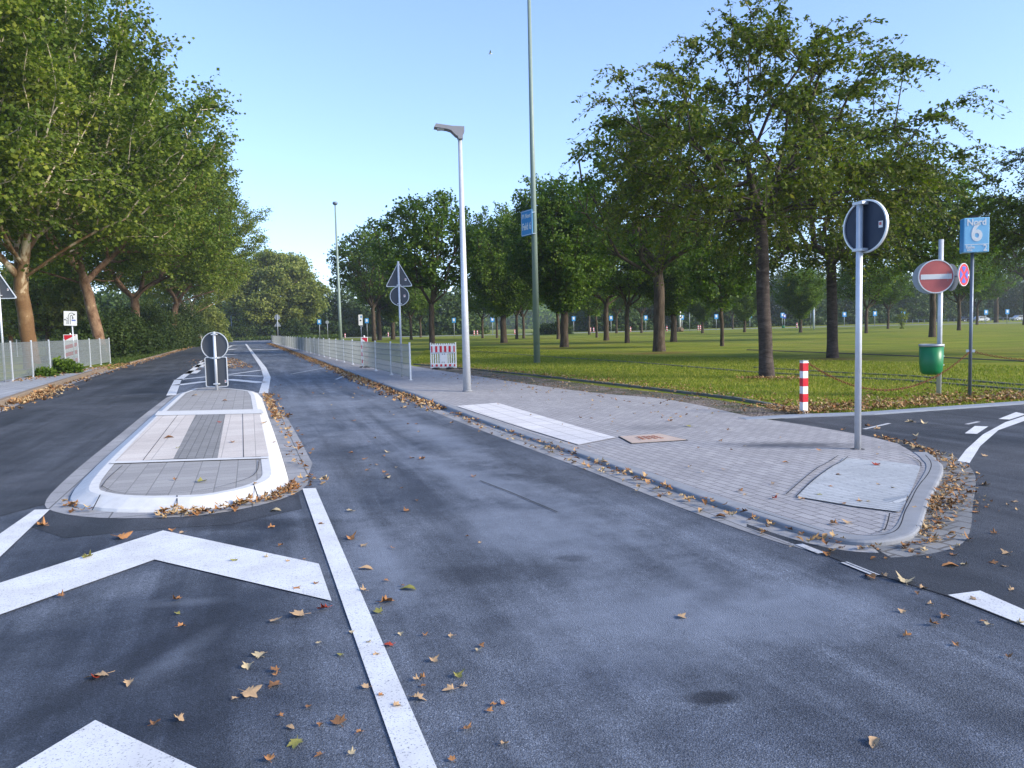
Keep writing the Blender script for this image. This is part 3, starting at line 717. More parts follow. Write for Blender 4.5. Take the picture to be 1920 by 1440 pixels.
# triangle sign cut by the picture's side
P = G(10, 716, .14); m = mpp(P)
e = empty('traffic_sign', P, 'back of a triangular sign on a pale pole before the left mesh fence', 'sign', 'signs seen from behind', .0)
pole(MB(), zat(P, 500)-.14, .036).build('pole', MT['galv'], e)
zt = zat(P, 532)-.14; plate(e, 'tri', 70*m, 56*m, zt, MT['signback'], -.06, sticker=(.34, -.20)); clamps(e, (zt-.4,), .036)
# near round sign on the corner
P = on_pave(1608, 842); m = mpp(P); h0 = P.z
e = empty('traffic_sign', P, 'dark back of a large round sign on a galvanised pole at the pavement corner', 'sign', 'signs seen from behind', R(-65))
pole(MB(), zat(P, 379)-h0, .037, 24).build('pole', MT['galv'], e)
zc = zat(P, 425)-h0; p = plate(e, 'disc', 97*m, 0, zc, MT['signbackdk'], .035, sticker=(.21, .0), thick=.03, yoff=.06); clamps(e, (zc+.27, zc-.27), .037)
MB().lathe([(.045, 0), (.06, .002), (.085, .0)]).build('base_joint', MT['joint'], e)
# no-entry and no-stopping signs, bin
P = G(1760, 741); m = mpp(P)
e = empty('traffic_sign', P, 'faded red no entry sign with white bar and small no stopping sign beside it', 'sign')
pole(MB(), zat(P, 449), .047, 20).build('pole', MT['galv'], e)
ne = MB(); fx = -12*m; zc = zat(P, 518.5); rr = 31*m
ph = bpy.data.objects.new('no_entry_plate', disc(MB(), rr, 0, 0, .004).mesh('no_entry_plate')); SC.collection.objects.link(ph); ph.data.materials.append(MT['fadedred']); ph.parent = e; ph.location = (fx, -.075, zc); ph.rotation_euler[2] = R(-10)
rim_ring(circ(rr, 44), circ(rr-.02, 44), -.006, .035).build('rim', MT['rim'], ph)
MB().box((0, -.004, -.005), (rr*1.72, .005, rr*.30), bev=.002).build('white_bar', MT['white'], ph)
bp = disc(MB(), rr*.98, 0, 0, .004).build('second_plate', MT['galvdull'], e); bp.location = (fx-.03, .09, zc-.01); bp.rotation_euler[2] = R(-40)
MB().tube([(0, 0, zc-.02), (52*m, .0, zc+.01)], .018, 10).build('bracket', MT['galv'], e)
nh = disc(MB(), 21*m, 0, 0, .004).build('no_stopping_plate', MT['red'], e); nh.location = (36.5*m, -.12, zc+.02); nh.rotation_euler[2] = R(35.5)
q = 21*m
mbq = MB()
for sx in (-1, 1):
    for sz in (-1, 1): pass
for a0 in (0, 90, 180, 270):
    pts = [(q*.20*math.cos(R(a0)), q*.20*math.sin(R(a0)))]+[(q*.74*math.cos(R(a0+t)), q*.74*math.sin(R(a0+t))) for t in (-32, -16, 0, 16, 32)]
    mbq.prism(pts, -.004, -.001)
mbq.build('blue_fields', MT['deepblue'], nh); rim_ring(circ(q, 44), circ(q-.012, 44), -.006, .02).build('rim', MT['rim'], nh)
bk = disc(MB(), 21*m*1.2, 0, 0, .004).build('rear_plate', MT['signbackdk'], e); bk.location = (22*m, .05, zc-.02); bk.rotation_euler[2] = R(30)
clamps(e, (zc+.1, zc-.12), .047)
b = empty('litter_bin', up(P, 0), 'green plastic litter bin with grey rim hanging on the no entry sign pole', 'litter bin')
zt = zat(P, 645); zb = zat(P, 702); rb_ = 21*m*.98; bx = -16*m
b.location = (P.x+bx, P.y-.02+.0, 0)
MB().lathe([(0.001, zb), (rb_*.60, zb+.006), (rb_*.80, zb+.03), (rb_*.92, zb+.09), (rb_*.97, zb+.22), (rb_, zt-.03), (rb_*.96, zt-.03), (rb_*.92, zt-.25)], 32).build('body', MT['green'], b)
MB().lathe([(rb_*.95, zt-.045), (rb_*1.04, zt-.045), (rb_*1.05, zt), (rb_*.95, zt+.004), (rb_*.93, zt-.04)], 32).build('rim', MT['galvdull'], b)
MB().box((-bx-.04, -.02, (zt+zb)/2+.1), (.10, .09, .42), bev=.01).build('bracket', MT['darkpole'], b)
for z in (zt-.05, zt-.24, zt-.42): MB().box((-bx-.03, -.07, z), (.16, .02, .022)).build('clamp_bolt', MT['galv'], b)
# Nord 6 sign
def text(s, size, mat, parent, loc, sx=1.0, rx=90, ext=.002, name='lettering'):
    cu = bpy.data.curves.new(name, 'FONT'); cu.body = s; cu.size = size; cu.align_x = 'CENTER'; cu.align_y = 'CENTER'; cu.extrude = ext; cu.offset = size*.022
    t = bpy.data.objects.new('tmp', cu); SC.collection.objects.link(t); dg = bpy.context.evaluated_depsgraph_get()
    me = bpy.data.meshes.new_from_object(t.evaluated_get(dg)); bpy.data.objects.remove(t); me.name = name
    o = link(name, me, mat, parent); o.rotation_euler = (R(rx), 0, 0); o.location = loc; o.scale = (sx, 1, 1); return o
P = G(1818, 745); m = mpp(P)
e = empty('parking_sign', P, 'pale blue box sign reading Nord 6 on a thin grey post at the lawn', 'sign', None, R(-20))
pole(MB(), zat(P, 472), .032, 16).build('pole', MT['darkpole'], e)
zc = zat(P, 442); H_ = 63*m; W_ = .44
bxo = MB().box((0, 0, 0), (W_, .24, H_), bev=.012).build('sign_box', MT['paleblue'], e); bxo.location = (.03, 0, zc); bxo.rotation_euler[2] = R(7)
MB().box((-.02, .0, H_/2+.035), (.14, .1, .03)).box((-.02, 0, H_/2+.015), (.03, .03, .04)).build('top_cap', MT['black'], bxo)
MB().box((-W_/2-.004, 0, 0), (.006, .20, H_*.94)).build('side_panel', MT['blue'], bxo)
text('Nord', .17, MT['white'], bxo, (-.005, -.1235, H_*.36), .9)
text('6', .50, MT['white'], bxo, (0, -.1235, .045), .82)
text('Reihe', .085, MT['white'], bxo, (-.11, -.1235, -H_*.345), .8); text('bitte', .06, MT['white'], bxo, (-.12, -.1235, -H_*.43), .8); text('2', .17, MT['white'], bxo, (.15, -.1235, -H_*.385), .8)
MB().box((0, -.1225, -H_*.27), (W_*.94, .002, .012)).build('divider_line', MT['white'], bxo)
# bollard and chain
P = G(1507, 775, .02); m = mpp(P); bh = zat(P, 677)-.02
b = empty('bollard', P, 'red and white banded square bollard holding the rusty chain', 'bollard', None, R(12))
MB().box((0, 0, bh/2), (.10, .10, bh), bev=.008).build('post', MT['white'], b)
for z0_, z1_ in ((.22, .38), (.52, .68), (.81, .965)): MB().box((0, 0, bh*(z0_+z1_)/2), (.1035, .1035, bh*(z1_-z0_)), bev=.004).build('red_band', MT['red'], b)
MB().box((0, 0, bh+.006), (.106, .106, .012)).build('cap', MT['galvdull'], b); MB().tube([(.05, 0, bh-.03), (.085, 0, bh-.03)], .012, 8).build('hook', MT['galv'], b)
def chain(A, B, sagz, mid_t, name, label, link_l=.055):
    """rusty chain of interlocking links hanging from A to B"""
    L = (B-A).length; n = int(L/link_l*1.08); mb = MB()
    pts = []
    for i in range(n+1):
        t = i/n; p = A.lerp(B, t); s_ = 4*t*(1-t); p.z = p.z - sagz*s_; pts.append(p)
    for i in range(n):
        a, b2 = pts[i], pts[i+1]; d = (b2-a).normalized(); sd_ = d.cross(Vector((0, 0, 1))).normalized(); up_ = sd_.cross(d)
        w_ = sd_ if i % 2 else up_
        c = (a+b2)/2; ring = [c+d*math.cos(2*math.pi*k/8)*link_l*.62+w_*math.sin(2*math.pi*k/8)*.017 for k in range(9)]
        mb.tube(ring, .006, 4, cap=False)
    o = mb.build(name, MT['rust']); setp(o, label, 'chain', 'rusty chains round the lawn corner'); return o
PB = G(1507, 775, .02); PN = G(1818, 745)
chain(Vector((PB.x+.08, PB.y, bh-.02)), up(PN, zat(PN, 658)), .60, .5, 'chain', 'rusty chain sagging from the striped bollard to the Nord 6 post')
PR = G(2090, 735)
chain(up(PN, zat(PN, 658)), up(PR, zat(PN, 658)), .22, .5, 'chain', 'rusty chain leading away beyond the Nord 6 post')
MB().box((0, 0, zat(PN, 658)), (.15, .03, .05)).build('chain_clamp', MT['rim'], [o for o in SC.objects if o.name.startswith('parking_sign')][0])
MB().box((PR.x, PR.y, .5), (.10, .10, 1.0), bev=.01).build('bollard', MT['white'])
setp(bpy.data.objects['bollard.001'] if 'bollard.001' in bpy.data.objects else SC.objects[-1], 'white post carrying the far end of the chain', 'bollard')
# street lamp
P = on_pave(876, 734); m = mpp(P); h0 = P.z; ph_ = zat(P, 262)-h0
e = empty('street_lamp', P, 'modern street lamp with tapered galvanised pole and flat grey arm', 'street lamp')
MB().tube([(0, 0, 0), (0, 0, ph_*.35), (0, 0, ph_)], [7.5*m, 6.2*m, 3.6*m], 24).build('pole', MT['galv'], e)
MB().lathe([(7.5*m, 0), (9.5*m, .004), (9.6*m, .02), (7.6*m, .03)], 24).build('base_ring', MT['kerb'], e)
L_ = 47*m
arm = [(-.035-3*m*0, 0), (.06, 0), (.06, .10), (.10, .16), (.10, .28), (-.18, .29), (-L_*.92, .34), (-L_, .26), (-L_*.5, .22), (-L_*.35, .19), (-.10, .08), (-.06, .06)]
hd = MB().prism(arm, -.13, .13).build('lamp_head', MT['lampgrey'], e); hd.location = (0, 0, ph_); hd.rotation_euler[2] = R(8)
MB().box((-L_*.68, 0, .232), (L_*.40, .20, .012), rot=Matrix.Rotation(-.045, 3, 'Y')).build('lamp_glass', MT['white'], hd)
MB().tube([(0, 0, -.12), (0, 0, .06)], 4.6*m, 20).build('collar', MT['lampgrey'], e)
# tall green pole with Feld sign
P = G(1007, 681); m = mpp(P)
e = empty('lamp_mast', P, 'very tall green grey steel mast rising past the picture with blue Feld 6 sign', 'mast')
MB().tube([(0, 0, 0), (0, 0, zat(P, 300)), (0, 0, zat(P, -60))], [6.2*m, 4.6*m, 3.0*m], 24).build('pole', MT['greenpole'], e)
z1 = zat(P, 419); sg = MB().prism(rrect(.95, 46*m, .06), -.012, .012).build('field_sign', MT['blue'], e)
sg.location = (-13.5*m, -.22, z1); sg.rotation_euler[2] = R(-62)
bd = rim_ring(rrect(.90, 46*m-.05, .05), rrect(.865, 46*m-.085, .04), -.016, -.013).build('border', MT['white'], sg)
text('P1 Nord', .26, MT['white'], sg, (0, -.016, .28), .8); text('Feld 6', .40, MT['white'], sg, (0, -.016, -.16), .78)
for dz in (.45, -.45): MB().box((-.1, -.05, z1+dz), (.3, .3, .04), bev=.004).build('clamp', MT['galv'], e)
# old lamp mast far left
P = G(638, 634, 0); m = mpp(P)
P = AT(638, 95); m = mpp(P)
e = empty('street_lamp', P, 'slim old street lamp pole with small round head before the dark trees', 'street lamp')
MB().tube([(0, 0, 0), (0, 0, zat(P, 575)), (0, 0, zat(P, 383))], [3.6*m, 3.0*m, 1.3*m], 12).build('pole', MT['greenpole'], e)
MB().lathe([(0.01, zat(P, 384)), (3.5*m, zat(P, 384)), (5*m, zat(P, 381)), (3.5*m, zat(P, 378.5)), (.01, zat(P, 378))], 16).build('lamp_head', MT['darkpole'], e)
# white tall mast behind the lawn
P = G(1526, 616.5); m = mpp(P)
e = empty('radio_mast', P, 'thin banded mast with a white lower section at the far lawn edge', 'mast')
MB().tube([(0, 0, 0), (0, 0, zat(P, 568))], 1.7*m, 12).build('lower_pole', MT['white'], e)
MB().tube([(0, 0, zat(P, 568)), (0, 0, zat(P, 380))], .75*m, 8).build('upper_pole', MT['galvdull'], e)
mbb = MB()
for k in range(9): mbb.tube([(0, 0, zat(P, 560-k*10)), (0, 0, zat(P, 556-k*10))], .95*m, 8)
mbb.build('white_bands', MT['white'], e)
MB().box((0, 0, zat(P, 484)), (3*m, 3*m, 3*m)).build('cross_piece', MT['darkpole'], e)
P = G(1520, 616); m = mpp(P)
e = empty('park_lamp', P, 'small dark park lamp beside the banded mast', 'lamp')
MB().tube([(0, 0, 0), (0, 0, zat(P, 578))], .5*m, 8).build('pole', MT['darkpole'], e); MB().lathe([(.01, zat(P, 578)), (1.1*m, zat(P, 577)), (1.1*m, zat(P, 575)), (.01, zat(P, 574))], 10).build('lamp_head', MT['galvdull'], e)
P = G(1293, 621); m = mpp(P)
e = empty('park_lamp', P, 'thin grey park lamp behind the white column on the boulder', 'lamp')
MB().tube([(0, 0, 0), (0, 0, zat(P, 583))], .5*m, 8).build('pole', MT['galvdull'], e); MB().lathe([(.01, zat(P, 583)), (1.1*m, zat(P, 582)), (1.1*m, zat(P, 579)), (.01, zat(P, 578))], 10).build('lamp_head', MT['rim'], e)
# white column on rock
P = G(1275, 622); m = mpp(P)
e = empty('column', P, 'white painted column standing on a brown boulder at the far lawn edge', 'column')
MB().tube([(0, 0, zat(P, 613)), (0, 0, zat(P, 575.5))], 2.0*m, 14).build('shaft', MT['white'], e)
MB().tube([(0, 0, zat(P, 575.5)), (0, 0, zat(P, 570))], [1.6*m, .8*m], 12).build('finial', MT['rock'], e)
rg = random.Random(4); mb = MB(); bm = bmesh.new(); bmesh.ops.create_icosphere(bm, subdivisions=3, radius=1)
for v in bm.verts: v.co *= 1+.16*math.sin(v.co.x*5+1)*math.cos(v.co.y*6)+rg.uniform(-.05, .05)
bm.transform(Matrix.Translation((0, 0, zat(P, 618.5))) @ Matrix.Diagonal((7*m, 6*m, 5.5*m, 1))); bm.verts.index_update()
mb.add([v.co for v in bm.verts], [[v.index for v in f.verts] for f in bm.faces]); bm.free(); mb.build('boulder', MT['rock'], e)
# left: direction sign and delineators
P = AT(137, 37.5, .14); m = mpp(P)
e = empty('direction_sign', P, 'white lane direction board with black arrows on a post over the left fence', 'sign', None, R(6))
pole(MB(), zat(P, 600)-.14, .03).build('pole', MT['galv'], e)
hb_ = 27*m; bd = MB().prism(rrect(23*m, hb_, .03), -.05, -.035).build('board', MT['white'], e); bd.location = (-.05, 0, zat(P, 597)-.14); bd.rotation_euler[1] = R(3)
s_ = 23*m
def bar(mb, pts, wd):
    for a, b2 in zip(pts, pts[1:]):
        a = Vector((a[0], 0, a[1])); b2 = Vector((b2[0], 0, b2[1])); d = (b2-a); c = (a+b2)/2; ang = -math.atan2(d.z, d.x)
        mb.box((c.x, -.053, c.z), (d.length+wd*.6, .004, wd), rot=Matrix.Rotation(ang, 3, 'Y'))
ar = MB(); u_ = s_/20
bar(ar, [(-3*u_, -9*u_), (-3*u_, 4*u_), (-1*u_, 8*u_), (3*u_, 9*u_), (6*u_, 6*u_)], u_*.7); bar(ar, [(0, -9*u_), (0, 3*u_), (1.5*u_, 5.5*u_), (3.5*u_, 4*u_), (4*u_, 1*u_)], u_*.7)
bar(ar, [(-5*u_, -9*u_), (-5*u_, -3*u_), (-8*u_, -2*u_)], u_*.7); bar(ar, [(-3.5*u_, -1*u_), (-6*u_, 1*u_)], u_*.6)
ar.prism([(6*u_, 8*u_), (8*u_, 6*u_), (4.6*u_, 5*u_)], -.056, -.052).prism([(2.5*u_, 1.5*u_), (5.5*u_, 1.5*u_), (4*u_, -1.2*u_)], -.056, -.052).prism([(-9.5*u_, -2*u_), (-7.5*u_, -.3*u_), (-7.5*u_, -3.6*u_)], -.056, -.052)
ar.build('arrows', MT['black'], bd); MB().box((5.2*u_, -.053, -1.9*u_-u_), (6*u_, .004, 1.8*u_)).build('blue_patch', MT['deepblue'], bd)
def delineator(P, wd, zt_, label, flip=1, lamp=None):
    e = empty('delineator', P, label, 'delineator', 'red and white striped delineator panels')
    h = zt_-P.z; g0 = .12
    b = MB().box((0, 0, (h+g0)/2), (wd, .035, h-g0), bev=.008).build('panel', MT['white'], e)
    mb = MB(); n = 4; st = (h-g0)/n
    for k in range(n):
        zb_ = h-st*k-.03; hh = st*.5; sl_ = st*.42*flip
        pts = [(-wd*.44, zb_-(sl_ if sl_ > 0 else 0)), (wd*.44, zb_+(sl_ if sl_ < 0 else 0)), (wd*.44, zb_-hh-(0 if sl_ > 0 else 0)+(sl_ if sl_ < 0 else 0)), (-wd*.44, zb_-hh-(sl_ if sl_ > 0 else 0))]
        if k == 0: pts = [(-wd*.44, zb_), (wd*.44, zb_), (wd*.44, zb_-(.0 if flip > 0 else hh*1.5)), (-wd*.44, zb_-(hh*1.5 if flip > 0 else 0))]
        mb.prism([(x, max(z, g0+.02)) for x, z in pts], -.021, -.0185)
    mb.build('red_stripes', MT['red'], e)
    MB().box((0, 0, .05), (wd*1.5, .35, .10), bev=.02).build('foot', MT['black'], e)
    MB().lathe([(.001, h+.07), (.03, h+.06), (.035, h), ], 10).build('top_knob', MT['white'], e)
    return e
P = AT(132, 38.8, .14); delineator(P, 26*mpp(P), zat(P, 627), 'striped delineator panel below the lane arrow board behind the left fence', 1)
P = on_pave(685, 689); delineator(Vector((P.x, P.y, .03)), 13*mpp(P), zat(P, 632), 'striped delineator panel behind the long right fence', -1)
# construction barrier
P = G(832, 692, .016); m = mpp(P); W2 = 47*m; H2 = zat(P, 643)-.02
e = empty('barrier', P, 'white slatted construction barrier with red reflective bands on the gravel', 'barrier', None, R(-6))
mb = MB()
for s2 in (-1, 1): mb.box((s2*W2/2, 0, H2/2+.03), (.05, .04, H2-.02), bev=.006)
for k in range(1, 11): mb.box((-W2/2+W2*k/11, 0, H2*.53), (.048, .022, H2*.92), bev=.003)
for z in (.92, .62, .20, .07): mb.box((0, 0, H2*z), (W2, .034, .045 if z != .07 else .06), bev=.004)
mb.box((.02, 0, H2*.41), (.30, .03, H2*.42), bev=.003)
mb.build('frame', MT['white'], e)
bb = MB().box((0, -.026, H2*.77), (W2*.96, .008, H2*.26)).box((0, -.026, H2*.145), (W2*.96, .008, H2*.10)).build('reflective_board', MT['white'], e)
mb = MB()
for k in range(6):
    x = -W2*.45+W2*.90*k/5; wd = .085 if 0 < k < 5 else .05
    mb.box((x, -.0325, H2*.77), (wd, .004, H2*.235)); mb.box((x, -.0325, H2*.145), (wd*.95, .004, H2*.085))
mb.build('red_blocks', MT['red'], bb)
mb = MB()
for x in (-.03, .05): mb.box((x, -.018, H2*.575), (.02, .004, .05)); mb.box((x-.02, -.018, H2*.26), (.018, .004, .06))
mb.build('printed_marks', MT['lampgrey'], e)
for s2 in (-1, 1): MB().box((s2*W2*.28, 0, .035), (.22, .75, .07), bev=.015).build('foot', MT['black'], e)
# far barrier and arrow panel by the hedge end
P = AT(370, 112, 0); m = mpp(P)
e = empty('arrow_board', P, 'small white arrow board with red chevron at the hedge end', 'sign')
MB().box((4*m, 0, zat(P, 634)), (9*m, .06, 14*m), bev=.03).build('board', MT['white'], e)
MB().prism([(1*m, zat(P, 628)), (7*m, zat(P, 634)), (1*m, zat(P, 640)), (2.5*m, zat(P, 634))], -.05, -.035).build('chevron', MT['red'], e)
MB().box((-6*m, 0, zat(P, 634)), (8*m, .05, 13*m)).box((-6*m, -.03, zat(P, 634)), (.06, .01, 13*m)).build('white_panel', MT['white'], e)
MB().box((0, 0, .25), (.1, .1, .5)).box((-6*m, 0, .25), (.1, .1, .5)).build('stand', MT['galvdull'], e)
# ------------------------------------------------------------------ FAR SIGNS AND BOLLARDS
def far_sign(px, base, ytop, wpx, hpx, label, mat='blue', round_=False):
    P = G(px, base); m = mpp(P); e = empty('parking_sign' if not round_ else 'traffic_sign', P, label, 'sign', 'small signs along the far road')
    pole(MB(), zat(P, ytop)-.1, max(.05, .35*m), 8).build('pole', MT['galvdull'], e)
    zc = zat(P, ytop+hpx/2)
    if round_: b = disc(MB(), wpx*m/2, zc, -.08, -.04).build('sign_plate', MT[mat], e)
    else:
        b = MB().prism(rrect(wpx*m, hpx*m, .05, zc), -.1, -.02).build('sign_plate', MT[mat], e)
        MB().box((0, -.105, zc+hpx*m*.08), (wpx*m*.5, .006, hpx*m*.55)).build('white_field', MT['white'], b)
    return e
BS = [(852, 633, 596, 'blue parking sign between the street lamp and the barrier'), (924, 628, 595, 'blue parking sign in the gap before the distant hills'), (1076, 625, 593, 'blue parking sign just past the vase shaped tree'),
      (1146, 623.5, 592, 'blue parking sign beside the leaning slim trunk'), (1211, 622.5, 591.5, 'blue parking sign close before the thick dark trunk'), (1279, 621, 590.5, 'blue parking sign right next to the white column'),
      (1343, 619, 589, 'blue parking sign next to the small slender tree'), (1406, 617, 587.5, 'blue parking sign close to the big cherry trunk'), (1467, 615.5, 586.5, 'blue parking sign over the green box'),
      (1583, 612, 585, 'blue parking sign behind the near round sign pole'), (1640, 611, 583.5, 'blue parking sign behind the far lime row'), (1693, 610, 584, 'blue parking sign over the sapling'),
      (600, 636, 599, 'blue parking sign past the junction beside a grey round sign'), (689, 634, 597, 'blue parking sign next to the white information board'), (1848, 607, 581, 'blue parking sign behind the Nord 6 post'), (1888, 606.5, 580, 'blue parking sign near the parked cars')]
for x, b, t, l in BS: far_sign(x, b, t, 7, 9, l)
far_sign(1471, 615.5, 589, 5, 8, 'second small blue sign over the green box', 'deepblue')
far_sign(615, 636, 601, 6.5, 6.5, 'small round grey sign back past the fence end', 'galvdull', True)
P = G(1469, 615.5); m = mpp(P); setp(MB().box((P.x, P.y, 2.5*m), (5*m, .5, 4.5*m), bev=.08).box((P.x, P.y, 5.2*m), (5.6*m, .6, .5*m)).build('utility_box', MT['green']), 'small green box under two blue signs at the far road', 'utility box')
P = AT(677, 100); m = mpp(P)
e = empty('information_sign', P, 'tall white information board with small pictograms over the right fence', 'sign')
pole(MB(), zat(P, 600), .06, 10).build('pole', MT['darkpole'], e)
bd = MB().prism(rrect(7.5*m, 20*m, .05, zat(P, 600)), -.1, -.04).build('board', MT['white'], e)
MB().box((.1, -.105, zat(P, 594)), (2.5*m, .006, 4*m)).build('blue_pictogram', MT['blue'], bd); MB().box((0, -.105, zat(P, 601)), (3*m, .006, 2.4*m)).build('dark_pictogram', MT['black'], bd)
P = AT(521, 165); m = mpp(P)
e = empty('traffic_sign', P, 'small backs of a round and a triangular sign on the pole under the pale tree', 'sign', 'signs seen from behind')
pole(MB(), zat(P, 589), .6*m, 8).build('pole', MT['galvdull'], e)
plate(e, 'disc', 10*m, 0, zat(P, 595), MT['galvdull'], 0); plate(e, 'tri', 13*m, 10*m, zat(P, 607), MT['galvdull'], 0)
P = AT(435, 185); m = mpp(P)
e = empty('park_lamp', P, 'thin pole in front of dark bushes beyond the junction', 'lamp'); MB().tube([(0, 0, 0), (0, 0, zat(P, 594))], .8*m, 8).build('pole', MT['galvdull'], e); MB().lathe([(.01, zat(P, 594)), (1.4*m, zat(P, 594)), (1.2*m, zat(P, 592)), (.01, zat(P, 591.5))], 10).build('lamp_head', MT['galvdull'], e)
proto = None
BL = [(641, 634), (647, 634), (728, 632), (734, 632), (889, 629), (895, 629), (965, 627.5), (1037, 624), (1043, 624), (1107, 623), (1113, 623), (1182, 623), (1245, 622), (1250, 622), (1309, 620), (1313, 620), (1494, 615.5)]
BLL = {641: 'of the first pair from the junction', 728: 'of the pair over the right fence middle', 889: 'of the pair right of the street lamp', 965: 'single in the gap left of the tall green mast', 1037: 'of the pair near the vase shaped tree', 1107: 'of the pair between slim trunks', 1182: 'single beside the forked trunk', 1245: 'of the pair at the thick dark trunk', 1309: 'of the pair past the white column', 1494: 'single left of the banded mast'}
key = None
for x, y in BL:
    if x in BLL: key = BLL[x]
    P = G(x, y); m = mpp(P)
    if proto is None:
        proto = empty('striped_bollard', P, '', 'bollard', 'striped bollards along the far road'); hh = 1.05
        MB().tube([(0, 0, 0), (0, 0, hh)], .13, 10).build('post', MT['white'], proto)
        mb = MB(); [mb.tube([(0, 0, hh*z), (0, 0, hh*(z+.17))], .135, 10) for z in (.14, .48, .80)]; mb.build('red_bands', MT['red'], proto); e = proto
    else: e = copy_tree(proto)
    e.location = P; e['label'] = 'red and white far bollard, '+key; e['group'] = 'striped bollards '+key
# ------------------------------------------------------------------ PARKED CARS
def car(px, D, mat, label, rz):
    P = AT(px, D); e = empty('parked_car', P, label, 'car', 'cars parked at the far wood', rz)
    body = [(-2.1, .28), (-2.15, .6), (-2.0, .82), (-1.35, .92), (-.75, 1.38), (.75, 1.42), (1.45, .98), (2.1, .86), (2.15, .5), (2.05, .28)]
    MB().prism(body, -.85, .85).build('body', mat, e)
    MB().prism([(-1.2, .94), (-.7, 1.32), (.7, 1.35), (1.3, .98)], -.86, .86).build('windows', MT['glass'], e)
    for x in (-1.3, 1.3):
        for y in (-.8, .8):
            wl = MB().tube([(x, y-.1, .32), (x, y+.1, .32)], .32, 16).build('wheel', MT['black'], e)
            MB().tube([(x, y-.11, .32), (x, y+.11, .32)], .18, 12).build('rim', MT['galv'], wl)
    for y in (-.6, .6): MB().box((-2.1, y, .68), (.12, .3, .13), bev=.02).build('headlight', MT['white'], e)
car(1838, 205, MT['carsilver'], 'silver car parked under trees behind the Nord 6 post', .2); car(1812, 208, MT['cardark'], 'dark car parked beside the silver one', .2); car(1912, 205, MT['carsilver'], 'pale car cut by the right picture edge', .1)
mb = MB(); P0 = AT(1700, 206); P1 = AT(2000, 196)
for k in range(27):
    p = P0.lerp(P1, k/26); mb.box((p.x, p.y, .45), (.12, .12, .9))
mb.tube([up(P0, .85), up(P1, .85)], .05, 6); setp(mb.build('post_fence', MT['darkpole']), 'low wooden post and rail fence before the parked cars', 'fence')
# ------------------------------------------------------------------ bird
P = Vector((0, 0, CAMH)) + ray(919, 101)*60
mb = MB(); mb.tube([P+Vector((-.16, 0, .01)), P+Vector((-.05, 0, 0)), P+Vector((.10, .0, -.01)), P+Vector((.17, 0, 0))], [.01, .035, .03, .008], 8)
for s2 in (-1, 1): mb.add([P+Vector((-.06, 0, .02)), P+Vector((.07, 0, .02)), P+Vector((.10+.03*s2, .42*s2, .12)), P+Vector((.02+.03*s2, .40*s2, .13)), P+Vector((-.06, 0, .035)), P+Vector((.07, 0, .03)), P+Vector((.10+.03*s2, .42*s2, .125)), P+Vector((.02+.03*s2, .40*s2, .135))], [(0, 1, 2, 3), (7, 6, 5, 4), (0, 4, 5, 1), (1, 5, 6, 2), (2, 6, 7, 3), (3, 7, 4, 0)])
setp(mb.build('bird', MT['white']), 'tiny white bird gliding high in the open sky', 'bird')
# ------------------------------------------------------------------ TREES
flatprof = lambda t: float(np.interp(t, [0, .12, .35, .6, .8, 1], [.70, .95, 1.0, .86, .46, .08]))
tall = lambda t: max(.08, math.sin(math.pi*(.16+.76*t))**.55)
P = T_BASE['near']
near = make_tree_meshes(11, zat(P, 30), zat(P, 410), 4.5, .17, 380, 30, .22, .115, flatprof, .5, 5, 1.15, lean=(-.22, 0), asym=(-.1, 0), trade=.42, thr=.022, flat=.38, wr=.24, pipe=2.1, nls=26, cb=4.4, low=.60)
place_tree(near, MT['barkcherry'], MT['leafcherry'], P, 'big spreading cherry tree with dark ringed trunk nearest on the lawn', name='cherry_tree')
P = T_BASE['second']
second = make_tree_meshes(23, zat(P, 215), zat(P, 478), 5.0, .19, 340, 32, .26, .14, flatprof, .5, 4, 1.1, lean=(-.1, 0), trade=.4, thr=.05, wr=.26, pipe=2.15, nls=20, low=.5, flat=.4)
place_tree(second, MT['barkcherry'], MT['leafcherry'], P, 'second cherry tree behind the round sign pole, branching low', name='cherry_tree')
limeA = make_tree_meshes(31, 13.2, 4.2, 4.9, .29, 240, 46, .30, .20, tall, .15, 2, .7, thr=.05, trade=.7, wr=.45, cb=5.6)
limeB = make_tree_meshes(37, 12.2, 2.6, 4.6, .27, 220, 46, .30, .20, tall, .15, 2, .7, thr=.05, trade=1.1, wr=.45, lean=(.1, 0), cb=4.9)
limeC = make_tree_meshes(41, 11.0, 3.3, 4.0, .19, 170, 46, .32, .22, round_prof, .15, 2, .6, thr=.05, trade=.8, wr=.45, cb=4.6)
small = make_tree_meshes(43, 6.6, 2.9, 2.3, .11, 120, 60, .25, .20, round_prof, .2, 1, .5, thr=.04, trade=.5)
